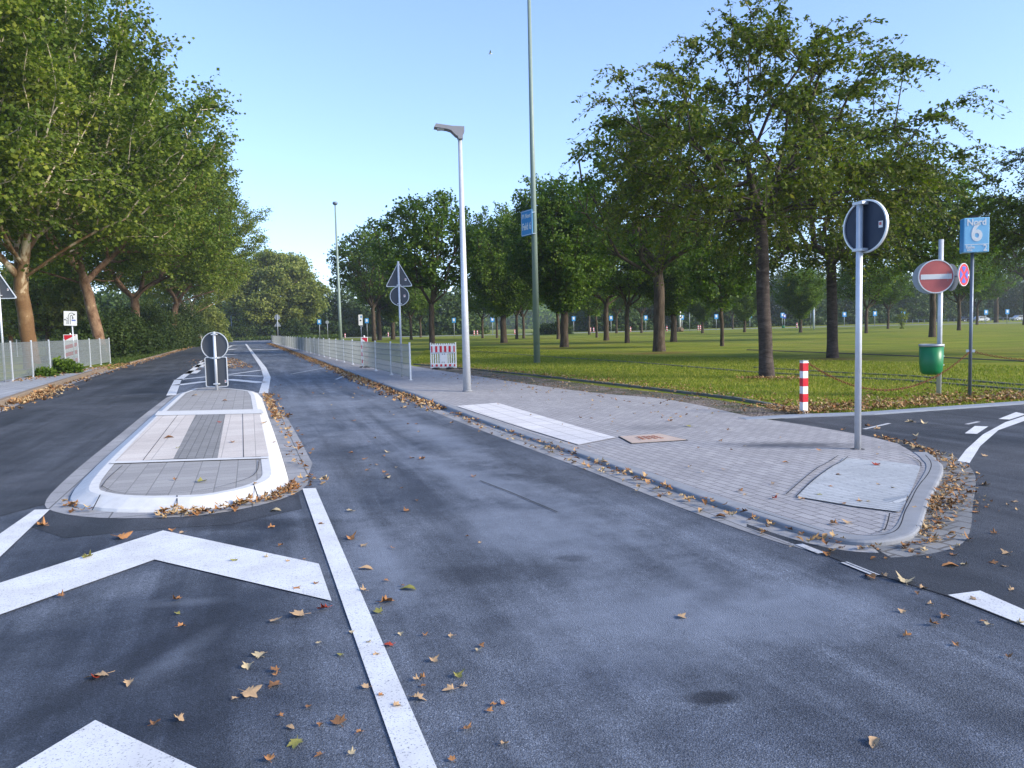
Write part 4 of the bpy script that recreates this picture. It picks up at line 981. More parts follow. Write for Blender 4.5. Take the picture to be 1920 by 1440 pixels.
lawnT = [ # px, base y, kind, scale, label
 (1236, 659, limeA, 1.0, 'thick dark trunked lime tree in the middle of the lawn', .3), (1058, 651, limeB, 1.0, 'vase shaped lime tree right of the tall green mast', .6), (945, 643, limeB, 1.08, 'vase shaped lime tree left of the tall green mast', 2.2),
 (811, 657, limeC, 1.02, 'lime tree rising behind the construction barrier', 1.0), (1176, 643, limeC, .92, 'slim forked lime left of the thick dark trunk', 2.0), (1137, 638.5, limeA, .82, 'rough barked lime between the vase tree and the forked lime', 4.0),
 (1263, 641, limeB, .88, 'many stemmed lime right behind the thick dark trunk', 5.2), (1354, 649, small, 1.0, 'small slender tree alone on the open lawn', .5), (702, 640, limeC, 1.45, 'tall dark tree over the right fence, nearer of two trunks', .2),
 (712, 637.5, limeA, 1.15, 'tall dark tree over the right fence, farther of two trunks', 3.0), (737, 636.5, limeB, 1.15, 'tree with splayed limbs left of the triangular sign', 1.2), (771, 637, limeC, 1.0, 'pale stemmed tree just right of the triangular sign', 4.4), (789, 633, limeC, .95, 'thin far tree between the triangular sign and barrier', 5.0),
 (905, 634, limeC, .85, 'pale slim tree right of the street lamp', 1.1), (932, 634, small, 1.3, 'thin dark stemmed tree in front of the hill gap', 1.7), (969, 635.5, limeC, .9, 'leaning dark stem between the hill gap and mast', 2.7), (982, 634.5, limeC, .85, 'pale forked stem closest left of the tall green mast', 3.9),
 (1047, 636, limeC, .95, 'pale trunk half hidden behind the vase shaped lime', 4.9), (1105, 627.5, limeC, .9, 'far lime by a striped bollard pair', .9), (1119, 633, small, 1.15, 'spindly young tree beside far bollards', .4), (1156, 625, limeC, .95, 'far lime behind a blue sign left of the forked lime', 2.5),
 (1203, 624.5, limeC, .95, 'far lime between the forked lime and the thick trunk', 3.5), (1317, 625, limeB, .66, 'lime right of the white column', 4.5), (1374, 617, limeC, .8, 'far pale trunk left of the cherry trunk', 5.5), (1396, 623, limeB, .66, 'lime partly hidden by the big cherry trunk', 6.1),
 (1501, 623.5, limeB, .66, 'low forked lime between the two cherry trunks', .8), (1624, 625, limeC, .78, 'lime right behind the round sign pole', 1.9), (1665, 616.5, limeC, .8, 'thin trunked far lime left of the no entry sign', 2.9),
 (1748, 632, limeC, 1.12, 'open crowned tree behind the no entry sign', 3.1), (1798, 619.5, limeC, .9, 'far tree just right of the no stopping sign', 4.1), (1832, 609, limeC, .95, 'far tree over the silver parked car', 5.1)]
for px, by, ms, s, lab, rz in lawnT:
    place_tree(ms, MT['barkdark'], MT['leaflime'], G(px, by), lab, 'trees on the lawn', s=s, rz=rz, name='lime_tree')
P = G(1691, 616.5); sap = make_tree_meshes(51, 2.4, .6, .5, .03, 24, 22, .12, .15, round_prof, .1, 1, .2, thr=.05)
place_tree(sap, MT['barkdark'], MT['leafpale'], P, 'tiny sapling planted at the far lawn edge', name='sapling', s=1.2)
# trees at and beyond the right border of the picture: the unseen lime is added to shade the road
place_tree(near, MT['barkcherry'], MT['leafcherry'], AT(2080, 30), 'cherry tree whose branch tips reach in at the right edge', 'trees beyond the right edge', s=1.02, rz=2.6, name='cherry_tree')
for k, (x, y, s, ms) in enumerate(((0, 0, 1, limeA), (34, -13, 1.15, limeA))):
    if k == 0: continue
    place_tree(ms, MT['barkdark'], MT['leafhedge'] if False else MT['leaflime'], Vector((x, y, 0)), 'unseen lime tree added beyond the right border to shade the road', 'trees beyond the right edge', s=s, rz=k*1.3, name='lime_tree')
for px, D, s, lab in ((1925, 118, 1.45, 'dark dense tree at the right edge above the pale car'), (1868, 165, 1.3, 'dark tree behind the Nord 6 sign')):
    place_tree(limeA, MT['barkdark'], MT['leaflime'], AT(px, D), lab, 'dark trees at the right edge', s=s, rz=px, name='lime_tree')
# plane trees on the left
planeprof = lambda t: max(.12, math.sin(math.pi*(.20+.70*t))**.6)
planeA = make_tree_meshes(61, 21.5, 4.6, 8.3, .33, 560, 76, .38, .20, planeprof, .3, 3, 1.2, lean=(-.3, 0), trade=.7, thr=.055, wr=.5, pipe=2.15, cb=7.2)
planeB = make_tree_meshes(67, 20.5, 5.2, 9.6, .33, 600, 74, .40, .21, planeprof, .3, 3, 1.3, lean=(-.9, 0), trade=.6, thr=.06, wr=.5, pipe=2.3, cb=6.8)
place_tree(planeA, MT['barkplane'], MT['leafplane'], AT(58, 40), 'large plane tree with cream mottled limbs behind the left fence', name='plane_tree', rz=.4)
place_tree(planeB, MT['barkbrown'], MT['leafplane'], AT(192, 53), 'brown barked plane tree, second from the left, by the fence end', name='plane_tree', rz=0)
place_tree(planeB, MT['barkbrown'], MT['leafplane'], AT(258, 75), 'dark trunked plane tree rising from the hedge', name='plane_tree', rz=1.9, s=1.14, sz=1.0)
planeC = planeB
place_tree(planeB, MT['barkbrown'], MT['leafplane'], AT(318, 98), 'plane tree over the hedge end leaning across the road', name='plane_tree', rz=3.6, s=1.08)
place_tree(planeA, MT['barkplane'], MT['leafplane'], AT(362, 135), 'last plane tree of the left row above the hedge end', name='plane_tree', rz=1.0, s=1.05)
place_tree(planeA, MT['barkplane'], MT['leafplane'], AT(-150, 34), 'plane tree outside the left border whose crown hangs in', name='plane_tree', rz=2.0, s=.95)
pale = make_tree_meshes(71, 9.5, 2.4, 4.2, .22, 220, 60, .36, .27, planeprof, .2, 1, .7, thr=.06, trade=.7)
place_tree(pale, MT['barkplane'], MT['leafpale'], AT(90, 78), 'small pale plane tree between the two big trunks', name='plane_tree', rz=1.0)
place_tree(pale, MT['barkplane'], MT['leafpale'], AT(20, 95), 'small far plane tree past the left triangular sign', name='plane_tree', rz=2.0, s=1.1)
big = make_tree_meshes(73, 20.5, 4.5, 11.0, .5, 420, 75, .75, .55, planeprof, .2, 1, 1.2, thr=.10, trade=.5, twigs=False)
place_tree(big, MT['barkplane'], MT['leafpale'], AT(522, 190), 'broad pale green plane tree behind the junction at the road end', name='plane_tree')
# ------------------------------------------------------------------ SHRUBS, HEDGE, WOOD
def blob_leaves(rng, c, rad, n, size):
    """leaves through an uneven mound"""
    d = rng.normal(0, 1, (n, 3)); d /= np.linalg.norm(d, axis=1, keepdims=True); d[:, 2] = np.abs(d[:, 2])*1.0-.12
    ph = rng.uniform(0, 6.28, 6)
    lump = 1+.17*np.sin(d[:, 0]*7+ph[0])*np.cos(d[:, 1]*6+ph[1])+.15*np.sin(d[:, 2]*9+ph[2]+d[:, 0]*5)+.09*np.sin(d[:, 0]*17+ph[3])*np.sin(d[:, 2]*15+ph[4])
    rr = rng.uniform(.62, 1.03, n)**.6*lump
    p = np.array(c)+d*np.array(rad)*rr[:, None]
    return leaf_quads(rng, p, size, .15, (lump-.6)/.8, .5)
def shrub(name, c, rad, n, size, mat, label, cat='shrub', group=None, seed=1):
    rng = np.random.default_rng(seed); V, Fq, T = blob_leaves(rng, (0, 0, 0), rad, n, size)
    V2, F2, T2 = blob_leaves(rng, (0, 0, 0), tuple(x*.8 for x in rad), n//2, size*1.6)
    V = np.concatenate([V, V2]); T = np.concatenate([T, T2*.5]); V[:, 2] = np.maximum(V[:, 2], .01)
    e = empty(name, c, label, cat, group)
    link('foliage', fast_mesh('foliage', V, np.arange(len(V)).reshape(-1, 4), T), mat, e)
    mb = MB(); rg = random.Random(seed)
    for k in range(7): a = rg.uniform(0, 6.28); mb.tube([(0, 0, 0), (math.cos(a)*rad[0]*.4, math.sin(a)*rad[1]*.4, rad[2]*.75)], [.05, .02], 6)
    mb.build('stems', MT['barkdark'], e); return e
def lat(D, off):   # point at a distance along the road and offset to its right of the vanishing line
    p = AT(474, D); return Vector((p.x+off, p.y, 0))
HS = [(50, -10.3, 1.7, 2.2, 1.7), (56, -10.2, 2.6, 3.0, 2.9), (63, -10.4, 3.0, 3.4, 3.6), (71, -10.6, 3.2, 4.0, 4.2), (80, -10.4, 3.4, 4.5, 5.0), (90, -10.2, 3.6, 5.0, 5.6), (101, -9.6, 3.6, 5.5, 6.2), (113, -8.8, 3.6, 6, 6.4)]
HL = ['low ivy mound at the left fence end', 'dark shrub behind the fence end mound', 'rounded dark shrub before the second plane trunk', 'tall shrub at the foot of the dark plane trunk', 'dense shrub in the hedge middle', 'bushy hazel leaning to the kerb', 'tall dark shrub near the hedge end', 'last hedge shrub beside the small arrow board']
for k, (D, o, rx, ry, rz_) in enumerate(HS):
    shrub('shrub', lat(D, o-1.2), (rx, ry, rz_), 14000, .17, MT['leafhedge'], HL[k], 'shrub', 'shrubs of the roadside hedge', 100+k)
shrub('willow', AT(380, 150), (5.0, 5, 8.8), 14000, .34, MT['leafpale'], 'pale willow bush filling the gap past the hedge end', 'shrub', seed=120)
shrub('shrub', AT(452, 180), (4.6, 3, 3.4), 9000, .28, MT['leafhedge'], 'low dark bush beyond the junction left of the pale tree trunk', seed=121)
shrub('shrub', AT(545, 178), (3.8, 3, 4.6), 9000, .28, MT['leafhedge'], 'rounded dark bush beyond the junction right of the pale tree trunk', seed=122)
shrub('weed', G(112, 700, .14), (.95, .5, .62), 2600, .10, MT['leaflime'], 'bright green weeds sprouting at the foot of the left fence', 'weed', seed=123)
shrub('weed', G(78, 706, .14), (.6, .4, .38), 1500, .09, MT['leaflime'], 'low weed patch on the left pavement beside the taller weeds', 'weed', seed=124)
shrub('shrub', AT(1040, 148), (3.5, 3, 2.5), 4000, .3, MT['leafhedge'], 'dark bush right of the hill gap at the wood edge', seed=125)
# grass verge in front of the hedge: grass blades
def tufts(name, pts, n, h, mat, seed, z=0, label=None):
    rng = np.random.default_rng(seed); tri = geometry.tessellate_polygon([[Vector((p.x, p.y, 0)) for p in pts]])
    A = np.array([[[pts[i].x, pts[i].y] for i in t] for t in tri]); ar = np.abs(np.cross(A[:, 1]-A[:, 0], A[:, 2]-A[:, 0]))/2
    k = rng.choice(len(A), n, p=ar/ar.sum()); u = rng.uniform(0, 1, (n, 2)); f = u.sum(1) > 1; u[f] = 1-u[f]
    p = A[k, 0]+(A[k, 1]-A[k, 0])*u[:, :1]+(A[k, 2]-A[k, 0])*u[:, 1:]
    c = np.column_stack([p, np.full(n, z)]); a = rng.uniform(0, 6.28, n); hh = h*rng.uniform(.4, 1.3, n); wv = hh*.16
    dx = np.cos(a)*wv; dy = np.sin(a)*wv; lx = rng.normal(0, .4, n)*hh; ly = rng.normal(0, .4, n)*hh
    V = np.stack([c+np.column_stack([dx, dy, 0*dx]), c-np.column_stack([dx, dy, 0*dx]), c+np.column_stack([lx*.4-dx*.6, ly*.4-dy*.6, hh*.6]), c+np.column_stack([lx, ly, hh])], 1).reshape(-1, 3)
    o = link(name, fast_mesh(name, V, np.arange(len(V)).reshape(-1, 4), rng.uniform(0, 1, n)), mat); return setp(o, label, None, None, 'stuff')
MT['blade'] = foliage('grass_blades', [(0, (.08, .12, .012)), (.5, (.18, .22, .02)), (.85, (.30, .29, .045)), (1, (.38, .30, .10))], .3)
MT['bladedk'] = foliage('dark_bank_grass', [(0, (.025, .05, .01)), (.6, (.06, .10, .015)), (1, (.11, .14, .03))], .3)  # darker green blades for the bank and the long grass
lawn1 = [G(x, y) for x, y in ((770, 681), (900, 693), (1000, 703), (1150, 720), (1300, 738), (1375, 747), (1460, 762), (1540, 776), (1640, 774), (1780, 764), (1920, 754), (2000, 748), (2000, 690), (1700, 680), (1412, 672), (1200, 668), (1000, 655), (900, 650), (800, 655))]
tufts('grass', lawn1, 150000, .055, MT['blade'], 5, 0, 'short mown grass of the lawn near the pavement')
vg = [LP[0]]+[Vector((p.x-.15, p.y, 0)) for p in LP if p.y > mid.y-1]
vg = [p for p in vg[1:]]+[Vector((p.x-2.6, p.y, 0)) for p in vg[1:]][::-1]
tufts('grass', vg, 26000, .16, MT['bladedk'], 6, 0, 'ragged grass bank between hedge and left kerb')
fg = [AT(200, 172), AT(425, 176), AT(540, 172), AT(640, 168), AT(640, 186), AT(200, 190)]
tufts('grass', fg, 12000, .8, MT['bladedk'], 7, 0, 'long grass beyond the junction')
def wood():
    rng = np.random.default_rng(77); Vs = []; Ts = []
    line = [(-60, 110), (40, 135), (140, 150), (250, 185), (330, 205), (420, 215), (500, 225), (610, 215), (700, 205), (800, 200), (880, 198)]
    right = [(1075, 192), (1150, 195), (1250, 200), (1350, 205), (1450, 215), (1560, 222), (1650, 232), (1750, 240), (1850, 245), (1950, 245), (2100, 235), (2300, 210)]
    def run(ln, n, hl, hh):
        for k in range(n):
            t = (k+rng.uniform(0, 1))/n*(len(ln)-1); i = min(int(t), len(ln)-2); f = t-i
            px = ln[i][0]*(1-f)+ln[i+1][0]*f; D = ln[i][1]*(1-f)+ln[i+1][1]*f+rng.uniform(-6, 22)
            P = AT(px, D); h = rng.uniform(hl, hh); rw = rng.uniform(4, 7)
            lv = rng.uniform(.0, 1.0)
            for c, rad, nn in (((P.x, P.y, 0), (rw, rw, h), 3000), ((P.x+rng.normal(0, 2), P.y-5, 0), (rw*1.1, 3, rng.uniform(2.5, 6)), 1300)):
                V, Fq, T = blob_leaves(rng, c, rad, nn, .72); V[:, 2] = np.abs(V[:, 2]); Vs.append(V); Ts.append(T*.6+lv*.4)
    run(line, 40, 11, 17); run(right, 54, 13, 19)
    V = np.concatenate(Vs); T = np.clip(np.concatenate(Ts), 0, 1)
    o = link('woodland', fast_mesh('woodland', V, np.arange(len(V)).reshape(-1, 4), T), MT['leafwood']); setp(o, 'dark continuous wood closing the view behind the lawn', None, None, 'stuff')
    Vs.clear(); Ts.clear()
    for k in range(26):
        P = AT(rng.uniform(880, 1090), rng.uniform(520, 620)); V, Fq, T = blob_leaves(rng, (P.x, P.y, 0), (22, 20, rng.uniform(16, 26)), 1500, 2.0); V[:, 2] = np.abs(V[:, 2]); Vs.append(V); Ts.append(T)
    V = np.concatenate(Vs); T = np.clip(np.concatenate(Ts), 0, 1)
    o = link('distant_woodland', fast_mesh('distant_woodland', V, np.arange(len(V)).reshape(-1, 4), T), MT['leaflime']); setp(o, 'bluish distant wood seen through the gap', None, None, 'stuff')
wood()
# ------------------------------------------------------------------ FALLEN LEAVES
LC_ = {'tan': (.48, .32, .18), 'orange': (.42, .20, .08), 'brown': (.26, .13, .06), 'olive': (.27, .25, .07), 'pale': (.50, .40, .24), 'red': (.38, .06, .03)}
def leafmat(c, k):
    m = Mat('fallen_leaf_'+k, .8, 0, .2); n = m.noise(30, 4); m.col(m.mix(n, tuple(x*.6 for x in c), tuple(min(1, x*1.3) for x in c))); return m.m
LM = {k: leafmat(c, k) for k, c in LC_.items()}
def leaf_shape(rg, curl=1.0):
    """maple-like plane leaf, 1 m across, curled"""
    tips = [(90, 1.0), (38, .86), (-15, .62), (195, .62), (142, .86)]; pts = []
    for a, r_ in sorted(tips, key=lambda q: q[0]):
        r_ *= rg.uniform(.8, 1.1)
        for da, k in ((-18, .66), (-8, .82), (0, 1.0), (8, .82), (18, .66)): pts.append((a+da, r_*k*.55))
        pts.append((a+27, .27+rg.uniform(-.02, .05)))
    pts.append((262, .16)); pts.append((270, .10)); pts.append((278, .16))
    pts = sorted(pts, key=lambda q: q[0]); V = [(0, 0, 0)]; cx = rg.uniform(-.1, .1); k1 = rg.uniform(.3, 1.3)*curl; k2 = rg.uniform(-.7, .9)*curl; k3 = rg.uniform(-.6, .6)*curl; ca = rg.uniform(0, 3.14)
    for a, r_ in pts: V.append((r_*math.cos(R(a)), r_*math.sin(R(a)), 0))
    o = []
    for x, y, z in V:
        u = x*math.cos(ca)+y*math.sin(ca); v = -x*math.sin(ca)+y*math.cos(ca)
        z = k1*u*u*1.6+k2*v*v*1.2+k3*u*v+.05*abs(x)+rg.uniform(0, .02); s = 1-.35*min(1, k1*abs(u))
        o.append((x*s, y*s, z+.008))
    n = len(o)-1; f = [(0, i, i % n+1) for i in range(1, n+1)]
    return o, f
rgl = random.Random(9)
def oval_shape(rg):
    o = [(0, 0, .01)]; k1 = rg.uniform(.6, 1.6); k2 = rg.uniform(-.3, .6); n = 16
    for k in range(n):
        a = 2*math.pi*k/n; q = rg.uniform(.82, 1.12); x = .26*math.cos(a)*q; y = .46*math.sin(a)*q
        o.append((x*.85, y, .012+k1*x*x*2+k2*y*y))
    return o, [(0, i, i % n+1) for i in range(1, n+1)]
SH = [leaf_shape(rgl) for _ in range(9)]+[oval_shape(rgl) for _ in range(1)]
cache = {}
def leaf_mesh(i, c):
    if (i, c) not in cache:
        v, f = SH[i]; mb = MB().add(v, f, True); mb.tube([(0, -.05, .008), (.02, -.22, .012), (.05, -.42, .03)], .012, 4); me = mb.mesh('fallen_leaf'); me.materials.append(LM[c]); cache[(i, c)] = me
    return cache[(i, c)]
def put_leaf(P, wpx, c, label, group):
    o = bpy.data.objects.new('fallen_leaf', leaf_mesh(rgl.randrange(10), c)); SC.collection.objects.link(o)
    s = max(.05, wpx*mpp(P)*1.22); o.location = P; o.scale = (s, s, s*rgl.uniform(.6, 1.1)); o.rotation_euler = (rgl.uniform(-.15, .15), rgl.uniform(-.15, .15), rgl.uniform(0, 6.28))
    return setp(o, label, 'leaf', group)
NEAR = [(190, 1265, 46, 'tan', 'large tan leaf lying alone on the dark asphalt below the chevron'), (180, 1270, 20, 'red', 'red leaf tucked under the large tan leaf'), (243, 1278, 28, 'tan', 'small pointed tan leaf just right of the large tan leaf'),
 (465, 1298, 50, 'tan', 'biggest tan leaf in the middle between edge line and chevron'), (512, 1285, 32, 'brown', 'curled brown leaf right of the biggest tan leaf'), (487, 1228, 30, 'pale', 'pale curled leaf above two small scraps'), (466, 1247, 25, 'pale', 'pale scrap left below the pale curled leaf'),
 (516, 1257, 24, 'brown', 'brown scrap right below the pale curled leaf'), (515, 1163, 30, 'tan', 'tan leaf below the right arm of the chevron'), (562, 1152, 40, 'tan', 'ragged tan leaf close below the chevron end'), (610, 1140, 26, 'red', 'dark red leaf touching the chevron end'),
 (555, 1102, 18, 'orange', 'small orange leaf on the white chevron'), (592, 1094, 14, 'brown', 'tiny brown leaf on the white chevron end'), (331, 1124, 22, 'orange', 'orange leaf inside the chevron bend'), (338, 1174, 20, 'orange', 'dull orange leaf below the one in the chevron bend'),
 (332, 1149, 15, 'olive', 'small olive scrap between two orange leaves'), (165, 1044, 26, 'olive', 'olive leaf on the left arm of the chevron'), (225, 1007, 40, 'orange', 'orange leaf with long stalk between island and chevron'), (323, 993, 18, 'orange', 'orange leaf before the chevron tip'), (344, 998, 18, 'tan', 'tan leaf at the chevron tip'),
 (115, 1118, 16, 'brown', 'brown leaf at the lower edge of the chevron arm'), (288, 1357, 24, 'brown', 'brown leaf above the lowest chevron'), (334, 1346, 26, 'tan', 'tan leaf standing on edge above the lowest chevron'), (505, 1423, 30, 'orange', 'orange leaf at the bottom border'),
 (556, 1390, 38, 'olive', 'yellow olive leaf near the bottom border'), (636, 1354, 42, 'brown', 'long brown curled leaf left of the edge line'), (602, 1357, 16, 'brown', 'small brown leaf beside the long brown curled leaf'), (673, 1373, 16, 'orange', 'small orange leaf close to the edge line'),
 (743, 1323, 24, 'tan', 'tan leaf lying on the white edge line'), (781, 1308, 34, 'tan', 'dark tan curled leaf just right of the edge line'), (792, 1286, 16, 'brown', 'small brown leaf above the curled leaf right of the line'), (846, 1292, 28, 'tan', 'tan leaf below an olive leaf right of the line'),
 (857, 1265, 28, 'olive', 'olive leaf above the tan leaf right of the line'), (811, 1236, 26, 'tan', 'upright folded tan leaf right of the line'), (731, 1208, 24, 'red', 'bright red leaf beside the edge line'), (710, 1147, 26, 'olive', 'green olive leaf close to the edge line'),
 (720, 1128, 36, 'orange', 'wide orange leaf above the green olive leaf'), (683, 1107, 16, 'tan', 'small tan leaf on the edge line border'), (765, 1103, 28, 'olive', 'olive brown leaf out on the pale asphalt'), (686, 1065, 24, 'tan', 'tan leaf right of the line halfway up'),
 (657, 1008, 26, 'orange', 'orange leaf right of the upper edge line'), (682, 1021, 20, 'tan', 'tan leaf next to the orange one at the upper line'), (440, 1050, 18, 'olive', 'olive leaf on the right chevron arm'), (507, 989, 16, 'orange', 'orange leaf before the island front'), (516, 957, 20, 'pale', 'pale leaf close to the island corner'),
 (525, 1023, 14, 'brown', 'brown scrap above the right chevron arm'), (600, 982, 14, 'brown', 'tiny brown leaf at the upper edge line'), (916, 1332, 12, 'orange', 'small upright orange leaf alone on the lane'), (874, 1366, 26, 'orange', 'orange leaf low on the right lane'), (848, 1424, 12, 'orange', 'tiny orange leaf at the bottom of the right lane'),
 (80, 986, 26, 'orange', 'orange leaf beside the left line end'), (1275, 1155, 24, 'tan', 'lone tan leaf in the middle of the right lane'), (1640, 1390, 36, 'tan', 'tan folded leaf in the lower right lane'), (1770, 1154, 20, 'brown', 'brown leaf left of the stop line'), (1698, 1090, 42, 'pale', 'large pale leaf on the side road mouth'),
 (1632, 1080, 30, 'orange', 'orange leaf left of the large pale leaf'), (1728, 1102, 18, 'tan', 'small tan leaf right of the large pale leaf'), (1782, 1060, 26, 'orange', 'orange leaf on the side road above the pale one'), (1889, 1037, 22, 'tan', 'tan leaf at the right border of the side road'),
 (598, 1205, 14, 'pale', 'pale scrap left of the edge line'), (640, 1227, 18, 'olive', 'olive brown leaf left of the edge line'), (687, 1287, 22, 'tan', 'round tan leaf touching the edge line'), (578, 1325, 14, 'brown', 'dull brown scrap below the biggest tan leaf'), (690, 880, 14, 'orange', 'orange leaf on the lane beside the island'), (887, 893, 13, 'orange', 'orange leaf above the crack in the lane')]
for x, y, wpx, c, lab in NEAR: put_leaf(G(x, y, MZ+.001), wpx, c, lab, 'fallen leaves on the near road')
PV = [(1453, 936, 14, 'red', 'rolled red leaf on the block paving'), (1590, 982, 24, 'tan', 'large tan leaf on the paving tip'), (1565, 984, 20, 'brown', 'brown leaf beside the large tan one on the paving tip'), (1645, 874, 18, 'red', 'dark red leaf on the ribbed slabs'), (1533, 929, 14, 'olive', 'olive leaf at the ribbed slab corner'), (1613, 942, 14, 'brown', 'brown leaf low on the ribbed slabs'), (1536, 846, 11, 'orange', 'round orange leaf left of the round sign pole'), (1255, 790, 12, 'orange', 'orange leaf above the drain cover'), (1292, 800, 15, 'olive', 'yellow green leaf right of the drain cover'), (1350, 828, 10, 'orange', 'small orange leaf midway on the paving')]
for x, y, wpx, c, lab in PV: put_leaf(on_pave(x, y)+Vector((0, 0, .012)), wpx, c, lab, 'fallen leaves on the block paving')
IL = [(377, 902, 22, 'olive', 'yellow leaf on the front paving of the island'), (330, 898, 10, 'brown', 'small dark leaf left on the island front'), (480, 906, 12, 'tan', 'tan leaf at the island kerb corner'), (316, 820, 16, 'brown', 'brown leaf on the left pinkish slabs'), (436, 828, 14, 'orange', 'orange leaf on the right pinkish slabs'), (413, 792, 10, 'red', 'red leaf on the grey strip of the island'), (365, 741, 10, 'tan', 'tan leaf left of the island sign'), (421, 751, 9, 'brown', 'brown leaf right of the island sign'), (332, 840, 10, 'olive', 'olive leaf at the grey strip border'), (494, 794, 14, 'tan', 'pale tan leaf on the right island kerb'), (513, 830, 12, 'orange', 'orange scrap on the right island kerb')]
for x, y, wpx, c, lab in IL: put_leaf(G(x, y, IZ+.01), wpx, c, lab, 'fallen leaves on the traffic island')
SR = [(1708, 791, 18, 'pale'), (1733, 793, 18, 'pale'), (1628, 798, 14, 'orange'), (1643, 804, 14, 'tan'), (1717, 817, 16, 'pale'), (1564, 812, 14, 'tan'), (1580, 806, 12, 'orange'), (1720, 838, 18, 'orange'), (1847, 855, 14, 'tan'), (1845, 909, 22, 'tan'), (1760, 867, 14, 'brown'), (1800, 918, 16, 'orange'), (1865, 1000, 16, 'brown'), (1830, 960, 18, 'orange'), (1900, 940, 14, 'tan')]
for k, (x, y, wpx, c) in enumerate(SR): put_leaf(G(x, y, MZ), wpx, c, {'pale': 'pale dry', 'orange': 'orange', 'tan': 'tan', 'brown': 'brown'}[c]+' fallen leaf on the dark side road asphalt', c+' leaves on the side road')
rg2 = random.Random(21)
def rl(n, area, z, where, grp, smin=.06, smax=.13):
    k = 0; cols = ['tan', 'orange', 'orange', 'brown', 'tan', 'pale']
    while k < n:
        x = rg2.uniform(area[0], area[2]); y = area[1]+(area[3]-area[1])*rg2.random()**1.0
        if not area[4](x, y): continue
        P = G(x, y, z) if z is not None else on_pave(x, y)+Vector((0, 0, .012)); c = cols[rg2.randrange(6)]
        s = rg2.uniform(smin, smax); put_leaf(P, s/mpp(P)/1.3, c, f'small {c} fallen leaf {where}', f'{c} leaves {where}'); k += 1
rl(26, (560, 760, 800, 960, lambda x, y: y > 790-(x-560)*.1 and x > 540+(y-750)*.25), MZ, 'on the lane beside the island', 'g')
rl(40, (870, 740, 1720, 1000, lambda x, y: y > 735+(x-870)*.13 and y < 775+(x-870)*.33 and y < 985), None, 'scattered over the block paving', 'g', .04, .09)
rl(18, (1650, 960, 1915, 1240, lambda x, y: x > 1780 or y > 1040), MZ, 'near the side road mouth', 'g', .04, .09)
rl(30, (430, 990, 1000, 1430, lambda x, y: True), MZ, 'of the smallest scattered on the near lane', 'g', .02, .05)
def drift(name, line, wd, n, smin, smax, label, seed, z=.02, cols=((.42, .24, .10), (.44, .19, .06), (.30, .15, .06), (.48, .33, .16)), power=1.0, lift=.05):
    rng = random.Random(seed); L = [0]
    for a, b in zip(line, line[1:]): L.append(L[-1]+(b-a).length)
    V = []; Fs = []; T = []
    for k in range(n):
        s = L[-1]*rng.random()**power; j = 0
        while j < len(L)-2 and L[j+1] < s: j += 1
        t = (s-L[j])/max(1e-6, L[j+1]-L[j]); p = line[j].lerp(line[j+1], t); d = (line[j+1]-line[j]).normalized()
        w_ = wd(s/L[-1]) if callable(wd) else wd; o = abs(rng.gauss(0, .5))*w_ if w_ > 0 else -abs(rng.gauss(0, .5))*abs(w_)
        q = Vector((p.x+d.y*o, p.y-d.x*o, z+rng.uniform(0, lift)*max(0, 1-abs(o)/abs(w_))))
        v, f = SH[rng.randrange(10)]; sz = rng.uniform(smin, smax); m = Matrix.Rotation(rng.uniform(0, 6.28), 3, 'Z') @ Matrix.Rotation(rng.uniform(-.5, .5), 3, 'X')
        n0 = len(V); V += [tuple(q+m @ Vector(x)*sz) for x in v]; Fs += [tuple(i+n0 for i in g) for g in f]; T += [rng.random()]*len(f)
    me = fast_mesh(name, V, Fs, T, 3); return setp(link(name, me, MT['litter']), label, None, None, 'stuff')
m = Mat('leaf_litter', .85, 0, .15); m.col(m.ramp(m.attr('tint'), [(0, (.12, .06, .03)), (.3, (.30, .14, .055)), (.6, (.42, .25, .11)), (1, (.48, .36, .20))])); MT['litter'] = m.m
drift('leaf_litter', [p for p in fl if p.y > G(846, 773).y], lambda t: .55-.15*t, 5200, .09, .17, 'orange leaves heaped along the fence side kerb', 1)
drift('leaf_litter', [p for p in fl if p.x < G(1656, 1027).x and p.y <= G(846, 773).y], .26, 230, .05, .11, 'leaves lying in the gutter before the block paving', 2)
tipl = [G(x, y) for x, y in ((1560, 1019), (1600, 1028), (1656, 1030), (1702, 1021), (1727, 1006), (1738, 976), (1745, 947), (1765, 910), (1774, 888), (1766, 868), (1740, 853), (1690, 836), (1640, 823))]
drift('leaf_litter', tipl, .26, 400, .03, .10, 'rusty leaf litter round the pavement tip', 3, .015, lift=.03)
drift('leaf_litter', [G(x, y) for x, y in ((1740, 950), (1755, 925), (1745, 985), (1735, 1010))], .40, 500, .02, .05, 'fine rusty leaf crumbs at the pavement tip', 33, .015, lift=.02)
drift('leaf_litter', [G(x, y) for x, y in ((492, 742), (503, 765), (512, 788))], -.24, 170, .09, .15, 'orange leaves in the gutter at the far right of the island', 4)
drift('leaf_litter', [G(x, y) for x, y in ((512, 785), (528, 827), (547, 897), (562, 915))], -.34, 60, .07, .13, 'scattered leaves right of the island', 44)
drift('leaf_litter', [G(x, y) for x, y in ((300, 966), (333, 965), (400, 960), (483, 943), (528, 926), (548, 912))], .14, 150, .06, .13, 'brown leaves against the island front kerb', 5)
drift('leaf_litter', [G(x, y) for x, y in ((128, 945), (170, 961))], .12, 12, .07, .12, 'few leaves at the island left corner', 55)
drift('leaf_litter', [G(x, y) for x, y in ((12, 761), (100, 728))], .55, 420, .10, .19, 'big heap of orange leaves along the left kerb', 6, lift=.09)
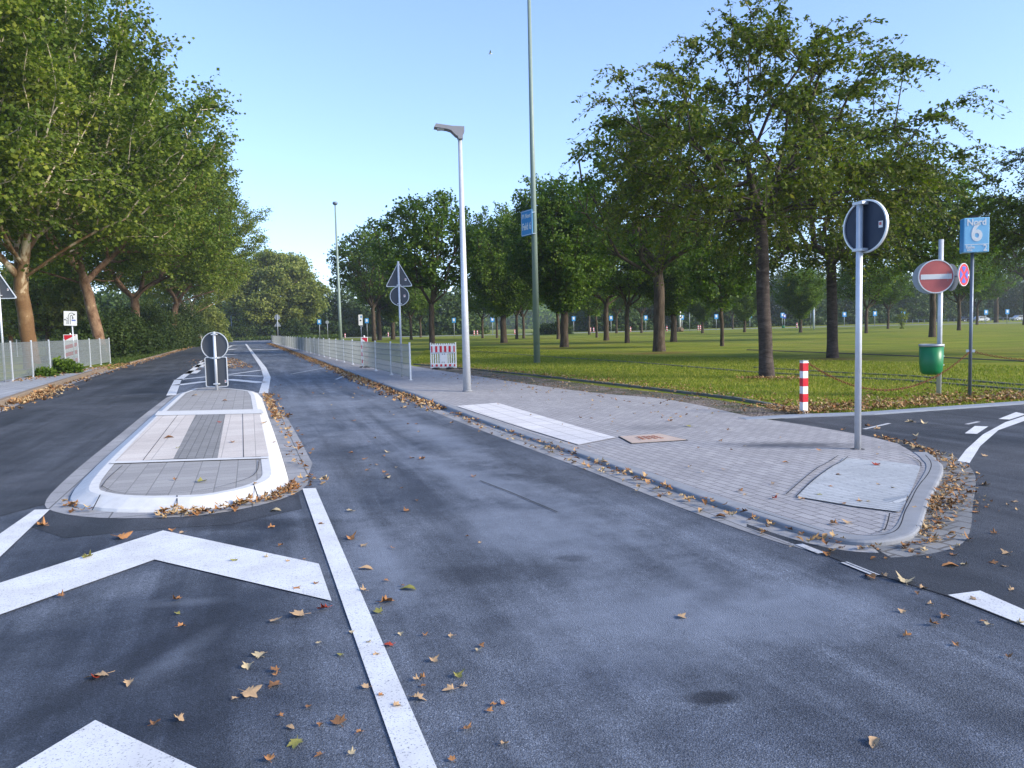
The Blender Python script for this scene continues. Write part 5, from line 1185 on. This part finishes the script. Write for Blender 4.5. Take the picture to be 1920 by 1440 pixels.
drift('leaf_litter', [G(x, y) for x, y in ((-20, 775), (60, 742), (150, 711), (215, 691), (300, 668), (360, 650))], .45, 1100, .10, .19, 'orange leaves along the left kerb', 66)
drift('leaf_litter', [G(x, y, .15) for x, y in ((10, 716), (60, 708), (150, 694), (230, 682))], .8, 420, .08, .15, 'leaves on the left pavement below the fence', 67, .15)
drift('leaf_litter', [G(x, y) for x, y in ((1430, 770), (1500, 781), (1560, 777), (1640, 773), (1780, 763), (1920, 753), (2020, 746))][::-1], 1.9, 1500, .07, .13, 'leaves strewn in the lawn edge at the side road', 7, .03)
drift('leaf_litter', [G(x, y) for x, y in ((780, 684), (900, 696), (1000, 706), (1150, 723), (1300, 741), (1400, 752), (1500, 777))][::-1], 1.3, 1100, .05, .11, 'leaves strewn over the lawn edge behind the gravel', 8, .03)
drift('leaf_litter', [G(x, y) for x, y in ((1380, 712), (1500, 714))][::-1], 1.3, 260, .06, .11, 'leaves under the big cherry tree', 9, .03)
drift('leaf_litter', [G(x, y) for x, y in ((440, 672), (478, 690))], 2.2, 500, .08, .16, 'leaves on the hatched area behind the island', 10, .015)
drift('leaf_litter', [G(x, y) for x, y in ((900, 700), (1500, 768))], 5.5, 500, .06, .10, 'single leaves over the near lawn', 12, .03)
# ------------------------------------------------------------------ DRAIN COVER
cs = [on_pave(x, y)+Vector((0, 0, .008)) for x, y in ((1159, 819.5), (1238, 814), (1290, 826), (1183, 832.5))]
ctr = sum(cs, Vector())/4
e = empty('drain_cover', ctr, 'square drain cover with rusty centre grate set in the block paving', 'drain cover')
loc = [c-ctr for c in cs]
MT['rustplate'] = simple('rust_stained_concrete', (.46, .36, .30), .85, 0, .2, 6); MT['rustdark'] = simple('rusty_iron', (.27, .10, .06), .8, .2, .3, 20)
def quadm(name, k, mat, dz, parent): 
    v = [(p.x*k, p.y*k, p.z*k+dz) for p in loc]; return MB().add(v+[(x, y, z-.02) for x, y, z in v], [(0, 3, 2, 1), (0, 1, 5, 4), (1, 2, 6, 5), (2, 3, 7, 6), (3, 0, 4, 7)]).build(name, mat, parent)
quadm('frame', 1.0, MT['joint'], 0, e); quadm('plate', .95, MT['rustplate'], .004, e); g = quadm('grate', .46, MT['rustplate'], .008, e)
mb = MB()
for i in range(4):
    for j in range(4):
        a = loc[0].lerp(loc[1], (i+.5)/4); b2 = loc[3].lerp(loc[2], (i+.5)/4); c = a.lerp(b2, (j+.5)/4)*.44; mb.box((c.x, c.y, c.z+.012), (.045, .035, .004), rz=.5)
mb.build('slots', MT['rustdark'], g)

# ------------------------------------------------------------------ haze
hz = MB().box((0, 650, 22), (3200, 1900, 46)).mesh('haze'); mh = bpy.data.materials.new('haze'); mh.use_nodes = True; n_ = mh.node_tree.nodes; n_.clear()
ho = n_.new('ShaderNodeOutputMaterial'); pv = n_.new('ShaderNodeVolumePrincipled'); pv.inputs['Color'].default_value = (.82, .90, 1, 1); pv.inputs['Density'].default_value = .00028; pv.inputs['Anisotropy'].default_value = .2
mh.node_tree.links.new(pv.outputs[0], ho.inputs['Volume']); setp(link('haze', hz, mh), 'thin pale air over the whole place', None, None, 'stuff')
SC.cycles.volume_bounces = 1
